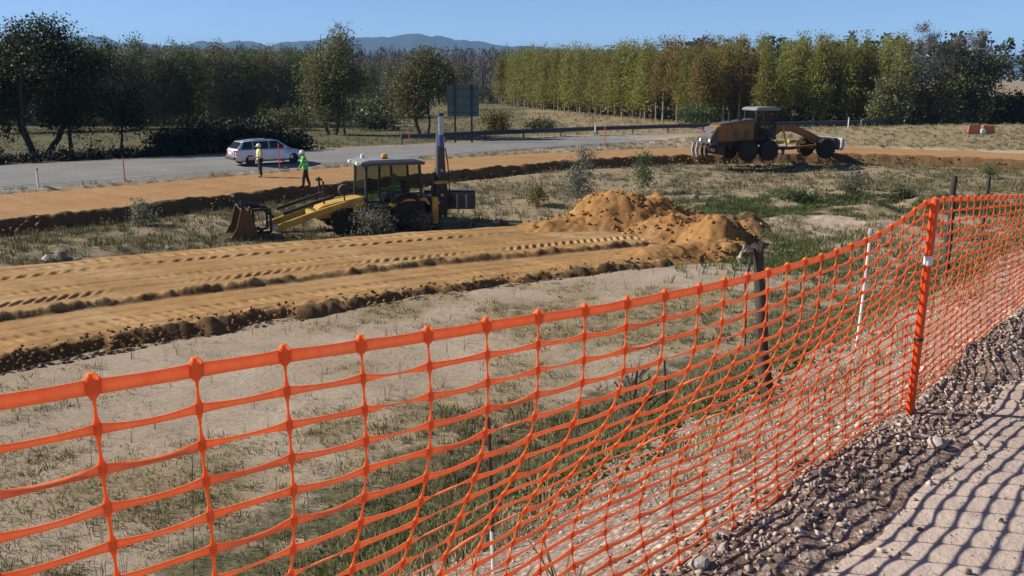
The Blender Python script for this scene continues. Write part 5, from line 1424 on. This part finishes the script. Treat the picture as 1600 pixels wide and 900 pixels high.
for s in (-.8, -.3, .3, .8): MB().prism([(-3.5, 1.2), (-3.7, 1.2), (-3.8, .75), (-3.72, .28), (-3.55, .2), (-3.6, .7)], s - .04, s + .04).build('ripper_shank', M['light_steel'] if s > 0 else M['black'], rp)
for s in (-.45, .45): MB().tube([(-2.9, s, 1.2), (-3.55, s, .98)], .08, 6).build('ripper_link', M['light_steel'], grd)
MB().prism([(-2.2, .42), (-2.85, .45), (-2.95, 1.05), (-2.2, 1.05)], -.75, .75).build('rear_tank', M['black'], grd, .06)

# ---------------------------------------------------------------- silver estate car on the road
cpx, cpy = px(417, 256.5, ZR)
iN = int(np.argmin(np.hypot(*(L_RN - np.array([cpx, cpy])).T)))
tdir = L_RN[min(iN + 8, 599)] - L_RN[iN - 8]
car = empty('estate_car', (cpx, cpy, ZR + .045), math.atan2(tdir[1], tdir[0]) - .14, 'silver estate car driving along the grey road', 'car')
def hull(mb, sect):
    """sections: x, half width low, half width high, z low, z high -> rounded shell"""
    n = len(sect); vs = []; fs = []
    for x_, wl, wh, zl, zh in sect:
        zm = (zl + zh) / 2
        vs += [(x_, -wl * .88, zl), (x_, -wl, zl + .12), (x_, -wl * 1.0, zm), (x_, -wh, zh - .06), (x_, -wh * .9, zh), (x_, wh * .9, zh), (x_, wh, zh - .06), (x_, wl * 1.0, zm), (x_, wl, zl + .12), (x_, wl * .88, zl)]
    for i in range(n - 1):
        fs += [(i * 10 + k, i * 10 + (k + 1) % 10, (i + 1) * 10 + (k + 1) % 10, (i + 1) * 10 + k) for k in range(10)]
    fs += [tuple(range(9, -1, -1)), tuple(range((n - 1) * 10, n * 10))]
    return mb.add(vs, fs)
body = hull(MB(), [(-2.2, .70, .62, .42, .86), (-2.12, .80, .76, .30, .95), (-1.7, .86, .82, .22, .97), (-.6, .88, .84, .20, .96), (.7, .88, .83, .20, .95), (1.2, .87, .80, .20, .90), (1.8, .84, .74, .22, .80), (2.12, .76, .64, .28, .68), (2.24, .62, .54, .38, .58)]).build('body', M['silver'], car, .02, True)
gh = MB()
gs = [(-2.08, .74, .93), (-1.72, .64, 1.38), (-1.0, .64, 1.46), (.0, .64, 1.47), (.45, .63, 1.43), (1.25, .74, .90)]
lo = [(-2.1, .78, .93), (1.28, .78, .88)]
vs = []
xs_ = [-2.08, -1.7, -.9, .05, .5, 1.25]; zt_ = [.95, 1.37, 1.46, 1.46, 1.40, .92]; wt_ = [.74, .61, .60, .60, .60, .74]
for x_, z_, w_ in zip(xs_, zt_, wt_): vs += [(x_, -.79, .90), (x_, -w_, z_), (x_, w_, z_), (x_, .79, .90)]
fs = []
for i in range(5): fs += [(i * 4 + k, i * 4 + k + 1, i * 4 + 5 + k, i * 4 + 4 + k) for k in range(3)]
fs += [(0, 1, 2, 3), (23, 22, 21, 20)]
roof = MB().add(vs, fs).build('roof', M['silver'], car, .03, True)
def side_pane(x0, x1, x2, x3, s):     # bottom x0..x1, top x3..x2
    f = lambda x_, z_: (x_, s * (.80 - .19 * (z_ - .9) / .56), z_)
    return pane('side_window', [f(x0, .96), f(x1, .96), f(x2, 1.38), f(x3, 1.38)], car, 'car_glass')
for s in (1, -1):
    side_pane(-1.85, -1.15, -1.12, -1.6, s); side_pane(-1.08, -.15, -.15, -1.05, s); side_pane(-.07, .98, .42, -.07, s)
    pane('tail_lamp', [(-2.16, s * .78, .60), (-2.24, s * .55, .60), (-2.22, s * .55, .92), (-2.12, s * .76, .92)], car, 'tail_red')
    pane('headlamp', [(2.15, s * .72, .52), (2.27, s * .45, .52), (2.22, s * .45, .66), (2.08, s * .70, .68)], car, 'lamp_white')
    MB().box((.75, s * .95, .98), (.12, .2, .14)).build('wing_mirror', M['silver'], car, .03)
    MB().tube([(-1.6, s * .56, 1.47), (.2, s * .56, 1.5)], .018, 6).build('roof_rail', M['dark_grey'], car)
    for x_ in (-1.35, 1.38):
        w_ = wheel(car, (x_, s * .78, .32), .32, .2, M['light_steel'], s, 0, .66)
pane('rear_window', [(-2.06, -.62, 1.0), (-2.06, .62, 1.0), (-1.77, .55, 1.36), (-1.77, -.55, 1.36)], car, 'car_glass')
pane('windscreen', [(1.2, .66, .97), (1.2, -.66, .97), (.56, -.55, 1.40), (.56, .55, 1.40)], car, 'car_glass')
MB().box((-2.25, 0, .45), (.12, 1.4, .18)).build('rear_bumper', M['dark_grey'], car, .04)
MB().box((-2.24, 0, .72), (.02, .5, .11)).build('number_plate', M['white_paint'], car)

# ---------------------------------------------------------------- people
def person(name, loc, rz, label, J, cloth, parent_scale=1.0):
    """J: joint positions; cloth: material per region; one skinned surface, cut into regions by the nearest bone"""
    root = empty(name, loc, rz, label, 'person')
    names = list(J); idx = {k: i for i, k in enumerate(names)}
    bones = [('pelvis', 'spine', 'torso'), ('spine', 'chest', 'torso'), ('chest', 'neck', 'torso'), ('neck', 'head0', 'neck'), ('head0', 'head1', 'head'), ('head1', 'head2', 'head'), ('head1', 'nose', 'head')]
    R = dict(pelvis=(.18, .14), spine=(.18, .14), chest=(.20, .15), neck=(.06, .06), head0=(.07, .08), head1=(.082, .098), head2=(.062, .075), nose=(.018, .02))
    for s in 'lr':
        bones += [('pelvis', 'hip' + s, 'leg'), ('hip' + s, 'knee' + s, 'leg'), ('knee' + s, 'ankle' + s, 'leg'), ('ankle' + s, 'toe' + s, 'foot'),
                  ('chest', 'sho' + s, 'torso'), ('sho' + s, 'elb' + s, 'arm'), ('elb' + s, 'wri' + s, 'fore'), ('wri' + s, 'palm' + s, 'hand')]
        R.update({'hip' + s: (.115, .115), 'knee' + s: (.085, .085), 'ankle' + s: (.068, .068), 'toe' + s: (.045, .035), 'sho' + s: (.085, .085), 'elb' + s: (.06, .06), 'wri' + s: (.03, .034), 'palm' + s: (.04, .02)})
        w_, p_ = Vector(J['wri' + s]), Vector(J['palm' + s]); d = (p_ - w_).normalized(); sd = d.cross(Vector((0, 0, 1)))
        sd = sd.normalized() if sd.length > .2 else Vector((1, 0, 0))
        for k, (o_, L) in enumerate(((-.03, .07), (-.01, .085), (.012, .08), (.032, .06))):
            nm = 'fin%d%s' % (k, s); J[nm] = p_ + sd * o_ + d * L + Vector((.01, 0, -.01)); R[nm] = (.009, .009); bones.append(('palm' + s, nm, 'hand'))
        nm = 'thumb' + s; J[nm] = w_ + (p_ - w_) * .4 + sd * -.06 + d * .03; R[nm] = (.010, .010); bones.append(('wri' + s, nm, 'hand'))
    names = list(J); idx = {k: i for i, k in enumerate(names)}
    me = bpy.data.meshes.new('body_bones'); me.from_pydata([Vector(J[k]) for k in names], [(idx[a], idx[b]) for a, b, _ in bones], [])
    tmp = bpy.data.objects.new('body_bones', me); COL.objects.link(tmp)
    tmp.modifiers.new('Skin', 'SKIN'); sub = tmp.modifiers.new('Sub', 'SUBSURF'); sub.levels = sub.render_levels = 2
    for k in names:
        sv = me.skin_vertices[0].data[idx[k]]; sv.radius = R[k]; sv.use_root = (k == 'pelvis')
    dg = bpy.context.evaluated_depsgraph_get(); dg.update()
    bm_ = bpy.data.meshes.new_from_object(tmp.evaluated_get(dg))
    bpy.data.objects.remove(tmp)
    regs = ['torso', 'neck', 'head', 'leg', 'foot', 'arm', 'fore', 'hand']
    bm_.materials.clear()
    for r_ in regs: bm_.materials.append(M[cloth[r_]])
    segs = [(Vector(J[a]), Vector(J[b]), regs.index(r_)) for a, b, r_ in bones]
    vest_f = []
    for f in bm_.polygons:
        c = f.center; best, bi = 9, 0
        for a, b, ri in segs:
            ab = b - a; t_ = max(0, min(1, (c - a).dot(ab) / max(ab.length_squared, 1e-9))); dd = (c - (a + ab * t_)).length
            if dd < best: best, bi = dd, ri
        f.material_index = bi; f.use_smooth = True
        if bi == 0 or (regs[bi] == 'leg' and c.z > Vector(J['hipl']).z - .02 and cloth.get('long')): vest_f.append(f)
    o = link(bpy.data.objects.new('body', bm_), root)
    used_v = {}; vs, fs = [], []
    for f in vest_f:
        q = []
        for v_ in f.vertices:
            if v_ not in used_v:
                used_v[v_] = len(vs); vv = bm_.vertices[v_]; vs.append(vv.co + vv.normal * .025)
            q.append(used_v[v_])
        fs.append(q)
    MB().add(vs, fs).build('vest', M[cloth['vest']], root, smooth=True)
    for k_, (ja, jb, tt_) in enumerate((('spine', 'chest', .1), ('spine', 'chest', .75))):
        c_ = Vector(J[ja]).lerp(Vector(J[jb]), tt_); rr2 = (.225, .18) if k_ == 0 else (.235, .185)
        vs = [(c_.x + rr2[1] * math.cos(a_), c_.y + rr2[0] * math.sin(a_), c_.z + dz) for dz in (-.025, .025) for a_ in np.linspace(0, 6.283, 17)[:-1]]
        MB().add(vs, [(i, (i + 1) % 16, (i + 1) % 16 + 16, i + 16) for i in range(16)]).build('reflective_band', M['helmet'], root, smooth=True)
    h = Vector(J['head1']); up = (Vector(J['head2']) - Vector(J['head0'])).normalized()
    if cloth.get('helmet'):
        hm = MB(); prof = [(.118, -.005), (.125, .03), (.118, .075), (.09, .115), (.045, .135), (.006, .14)]
        hm.lathe(h + up * .02, prof, 16, 'Z'); hm.lathe(h + up * .02, [(.118, -.012), (.15, -.012), (.15, -.004), (.118, .004)], 16, 'Z')
        hm.prism([(h.x + .10, h.z + .012), (h.x + .19, h.z + .004), (h.x + .19, h.z + .012), (h.x + .10, h.z + .03)], h.y - .07, h.y + .07)
        hm.build('helmet', M['helmet'], root, smooth=True)
    else:
        MB().lathe(h + up * .03, [(.098, -.02), (.10, .03), (.085, .07), (.04, .10), (.004, .105)], 14, 'Z').build('hair', M['boot'], root, smooth=True)
    for s in (.032, -.032):
        MB().lathe(h + Vector((.088, s, .005)), [(.004, -.008), (.012, 0), (.004, .008)], 8).build('eye', M['black'], root, smooth=True)
    return root
def stand_pose(lean=0.0, stride=0.0, armsf=(.1, .1), elbow=(.2, .2)):
    L = lean
    J = dict(pelvis=(0, 0, .95), spine=(L * .25, 0, 1.12), chest=(L * .65, 0, 1.36), neck=(L * .9, 0, 1.50), head0=(L + .015, 0, 1.56), head1=(L + .03, 0, 1.66), head2=(L + .02, 0, 1.75), nose=(L + .135, 0, 1.64))
    for s, sg, st, af, el in (('l', 1, stride, armsf[0], elbow[0]), ('r', -1, -stride, armsf[1], elbow[1])):
        J['hip' + s] = (0, sg * .10, .90); J['knee' + s] = (st * .5 + .03, sg * .11, .49); J['ankle' + s] = (st - .01, sg * .12, .085); J['toe' + s] = (st + .17, sg * .14, .035)
        J['sho' + s] = (L * .8, sg * .19, 1.43)
        e = (L * .8 + af * .5 - .02, sg * .27, 1.15); J['elb' + s] = e
        w_ = (e[0] + el, sg * (.27 - el * .25), .93 + el * .75); J['wri' + s] = w_
        dx = (w_[0] - e[0], w_[1] - e[1], w_[2] - e[2]); k = .09 / math.sqrt(sum(q * q for q in dx)); J['palm' + s] = tuple(w_[i] + dx[i] * k for i in range(3))
    return J
x, y = px(408, 277, ZS)
person('person', (x, y, ZS + .0), math.radians(215), 'worker in yellow vest and white helmet standing in front of the car', stand_pose(0, .03, (.15, .05), (.24, .08)),
       dict(torso='shirt_white', neck='skin', head='skin', leg='trousers', foot='boot', arm='shirt_white', fore='shirt_white', hand='skin', vest='vest_yellow', helmet=1))
x, y = px(479, 295, ZS)
person('person', (x, y, ZS + .06), math.radians(195), 'worker in bright green jacket walking at the edge of the graded strip', stand_pose(.10, .17, (.25, -.1), (.12, .1)),
       dict(torso='vest_green', neck='skin', head='skin', leg='brown_trousers', foot='trousers', arm='vest_green', fore='vest_green', hand='skin', vest='vest_green', helmet=1, long=1))
# driver in the digger
J = dict(pelvis=(-.42, 0, 1.36), spine=(-.44, 0, 1.52), chest=(-.40, 0, 1.78), neck=(-.36, 0, 1.92), head0=(-.34, 0, 1.98), head1=(-.32, 0, 2.08), head2=(-.33, 0, 2.17), nose=(-.215, 0, 2.06))
for s, sg in (('l', 1), ('r', -1)):
    J['hip' + s] = (-.38, sg * .11, 1.35); J['knee' + s] = (.08, sg * .16, 1.42); J['ankle' + s] = (.22, sg * .16, 1.06); J['toe' + s] = (.38, sg * .17, 1.03)
    J['sho' + s] = (-.40, sg * .20, 1.85); J['elb' + s] = (-.22, sg * .30, 1.60); J['wri' + s] = (.08, sg * .20, 1.60); J['palm' + s] = (.16, sg * .17, 1.61)
person('person', (bx_, by_, -4.5), A_DIG, 'driver in green vest and blue jeans seated in the digger cab', J,
       dict(torso='vest_green', neck='skin', head='skin', leg='jeans', foot='trousers', arm='vest_green', fore='skin', hand='skin', vest='vest_green'))

# ---------------------------------------------------------------- guardrail beyond the road
d_ = L_RF - L_RN; d_ = d_ / np.linalg.norm(d_, axis=1)[:, None]
GL = L_RF + d_ * .7
pxs = PXC + FPX * GL[:, 0] / (GL[:, 1] * CP + 5 * SP)
GL = GL[(pxs > 625) & (pxs < 1420)]
gr0 = GL[0]
rail = empty('guardrail', (gr0[0], gr0[1], ZR), 0, 'long low steel guardrail on the far side of the road', 'guardrail')
prof = [(0, .42), (-.05, .46), (-.05, .52), (.01, .585), (.01, .615), (-.05, .68), (-.05, .74), (0, .78)]
prof = prof + [(a + .006, b) for a, b in prof[::-1]]
S_ = np.concatenate([[0], np.cumsum(np.linalg.norm(np.diff(GL, axis=0), axis=1))])
ns = int(S_[-1] // 1.0)
ss = np.arange(ns + 1) * 1.0
gp = np.stack([np.interp(ss, S_, GL[:, k]) for k in (0, 1)], 1) - gr0
tg = np.gradient(gp, axis=0); tg /= np.linalg.norm(tg, axis=1)[:, None]; nrm = np.stack([-tg[:, 1], tg[:, 0]], 1)
for s0 in range(0, ns, 4):
    e = min(s0 + 4, ns); k = len(prof); vs = []; fs = []
    for i in range(s0, e + 1): vs += [(gp[i, 0] + nrm[i, 0] * a, gp[i, 1] + nrm[i, 1] * a, b) for a, b in prof]
    for i in range(e - s0): fs += [(i * k + q, i * k + (q + 1) % k, (i + 1) * k + (q + 1) % k, (i + 1) * k + q) for q in range(k)]
    MB().add(vs, fs).build('rail_beam', M['galv'], rail)
    MB().box((gp[s0, 0] + nrm[s0, 0] * .10, gp[s0, 1] + nrm[s0, 1] * .10, .3), (.12, .14, 1.0), rz=math.atan2(tg[s0, 1], tg[s0, 0])).build('rail_post', M['galv'], rail, .01)

# ---------------------------------------------------------------- road sign seen from behind
x, y = px(722, 223, ZR); Fs = y
sg = empty('road_sign', (x, y, ZR - .1), 0, 'large road sign seen from behind on two green posts', 'road sign')
def rel(a, b): q = pxd(a, b, Fs); return Vector((q[0] - x, 0, q[2] - (ZR - .1)))
p0, p1 = rel(699, 182), rel(748, 133)
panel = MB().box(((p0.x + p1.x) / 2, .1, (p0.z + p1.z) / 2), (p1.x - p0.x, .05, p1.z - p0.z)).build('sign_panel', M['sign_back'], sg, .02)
for k in range(4): MB().box(((p0.x + p1.x) / 2, .055, p0.z + (p1.z - p0.z) * (.12 + .25 * k)), (p1.x - p0.x - .05, .04, .07)).build('stiffener', M['galv'], panel)
for a in (711, 737):
    t_, b_ = rel(a, 130), rel(a, 224)
    MB().box(((t_.x + b_.x) / 2, 0, (t_.z - .3) / 2), (.14, .12, t_.z + .3)).build('sign_post', M['sign_post'], sg, .01)

# ---------------------------------------------------------------- stakes, marker post and barrier along the works
def marker(name, bx, by, ty, z, r, mat, label, cat, group=None, cap=None, capname='cap', frac=.86):
    X, Y = px(bx, by, z); t_ = Vector(pxd(bx, ty, Y)); h = t_.z - z
    o = empty(name, (X, Y, z), 0, label, cat, group)
    MB().tube([(0, 0, -.2), (0, 0, h * frac)], r, 8).build('shaft', mat, o, smooth=True)
    MB().tube([(0, 0, h * frac), (0, 0, h * .97), (0, 0, h)], [r * 1.1, r * 1.1, r * .5], 8).build(capname, cap or mat, o, smooth=True)
    return o
marker('marker_post', 60, 291, 262, ZR, .06, M['white_paint'], 'white roadside marker post near the frame edge', 'marker post', cap=M['light_steel'])
marker('survey_stake', 195, 280, 246, ZR, .03, M['red_paint'], 'red survey stake on the verge beside the shaded road', 'stake', 'red survey stakes')
marker('survey_stake', 437, 264, 224, ZR, .03, M['red_paint'], 'red survey stake standing in front of the silver car', 'stake', 'red survey stakes')
marker('survey_stake', 640, 226, 205, ZR, .04, M['red_paint'], 'red stake across the road below the round olive tree', 'stake', 'red survey stakes')
marker('survey_stake', 945, 224, 198, ZR, .035, M['red_paint'], 'red stake before the guardrail near its middle', 'stake', 'red survey stakes')
marker('marker_post', 930, 212, 192, ZR, .06, M['white_paint'], 'white marker post at the guardrail behind the feathery shrub', 'marker post', cap=M['light_steel'])
marker('marker_post', 1325, 203, 183, ZR, .06, M['white_paint'], 'white marker post beyond the front of the grader', 'marker post', cap=M['light_steel'])
for k, (a, b_) in enumerate(((1345, 200), (1412, 199), (1470, 198), (1505, 198))):
    marker('field_post', a, b_, b_ - 13, ZR, .05, M['pale_wood'], ['thin pale post just past the white marker behind the field', 'second thin pale post along the back of the dry field', 'third thin pale post along the back of the dry field', 'thin pale post nearest the orange barrier'][k], 'post', 'posts along the back of the field')
for k, (a, b_) in enumerate(((142, 226), (197, 222), (218, 220))):
    marker('orchard_post', a, b_, b_ - 13, ZR, .07, M['pale_wood'], ['pale short post in the shade left of the thin-trunked evergreen', 'pale short post behind the thin trunk of the round evergreen', 'pale short post beside the dark hedge end'][k], 'post', 'short pale posts under the trees')
x, y = px(1531, 219, ZR)
br = empty('plastic_barrier', (x, y, gz(x, y)), .12, 'orange red plastic barrier lying on the dry field', 'barrier')
for k, dx in enumerate((-.85, .85)):
    MB().prism([(dx - .75, .0), (dx - .75, .35), (dx - .68, .95), (dx + .68, 1.05 - .2 * k), (dx + .75, .4), (dx + .75, 0)], -.18, .18, .85).build('barrier_block', M['barrier_red'], br, .04, True)
MB().prism([(-.35, .02), (-.3, .5), (.1, .58), (.3, .3), (.35, .02)], -.55, -.22).build('white_sack', M['white_paint'], br, .06, True)
br.scale = (.75, .75, .75)
# short post at the edge of the strip beside the walking worker
marker('wooden_peg', 499, 297, 276, ZS, .05, M['wood'], 'short dark peg beside the walking worker', 'peg')

# ---------------------------------------------------------------- air
m, nt, out = mat_new('haze'); N = NT(nt)
v = N.n('ShaderNodeVolumePrincipled')
v.inputs['Color'].default_value = (.34, .62, 1.0, 1); v.inputs['Density'].default_value = 1.2e-4; v.inputs['Anisotropy'].default_value = 0.0
N.l(v.outputs[0], out.inputs['Volume'])
hz = MB().box((0, 0, 155), (26000, 26000, 330)).build('haze', m)
tag(hz, 'thin blue air between the works and the hills', None, None, 'stuff')
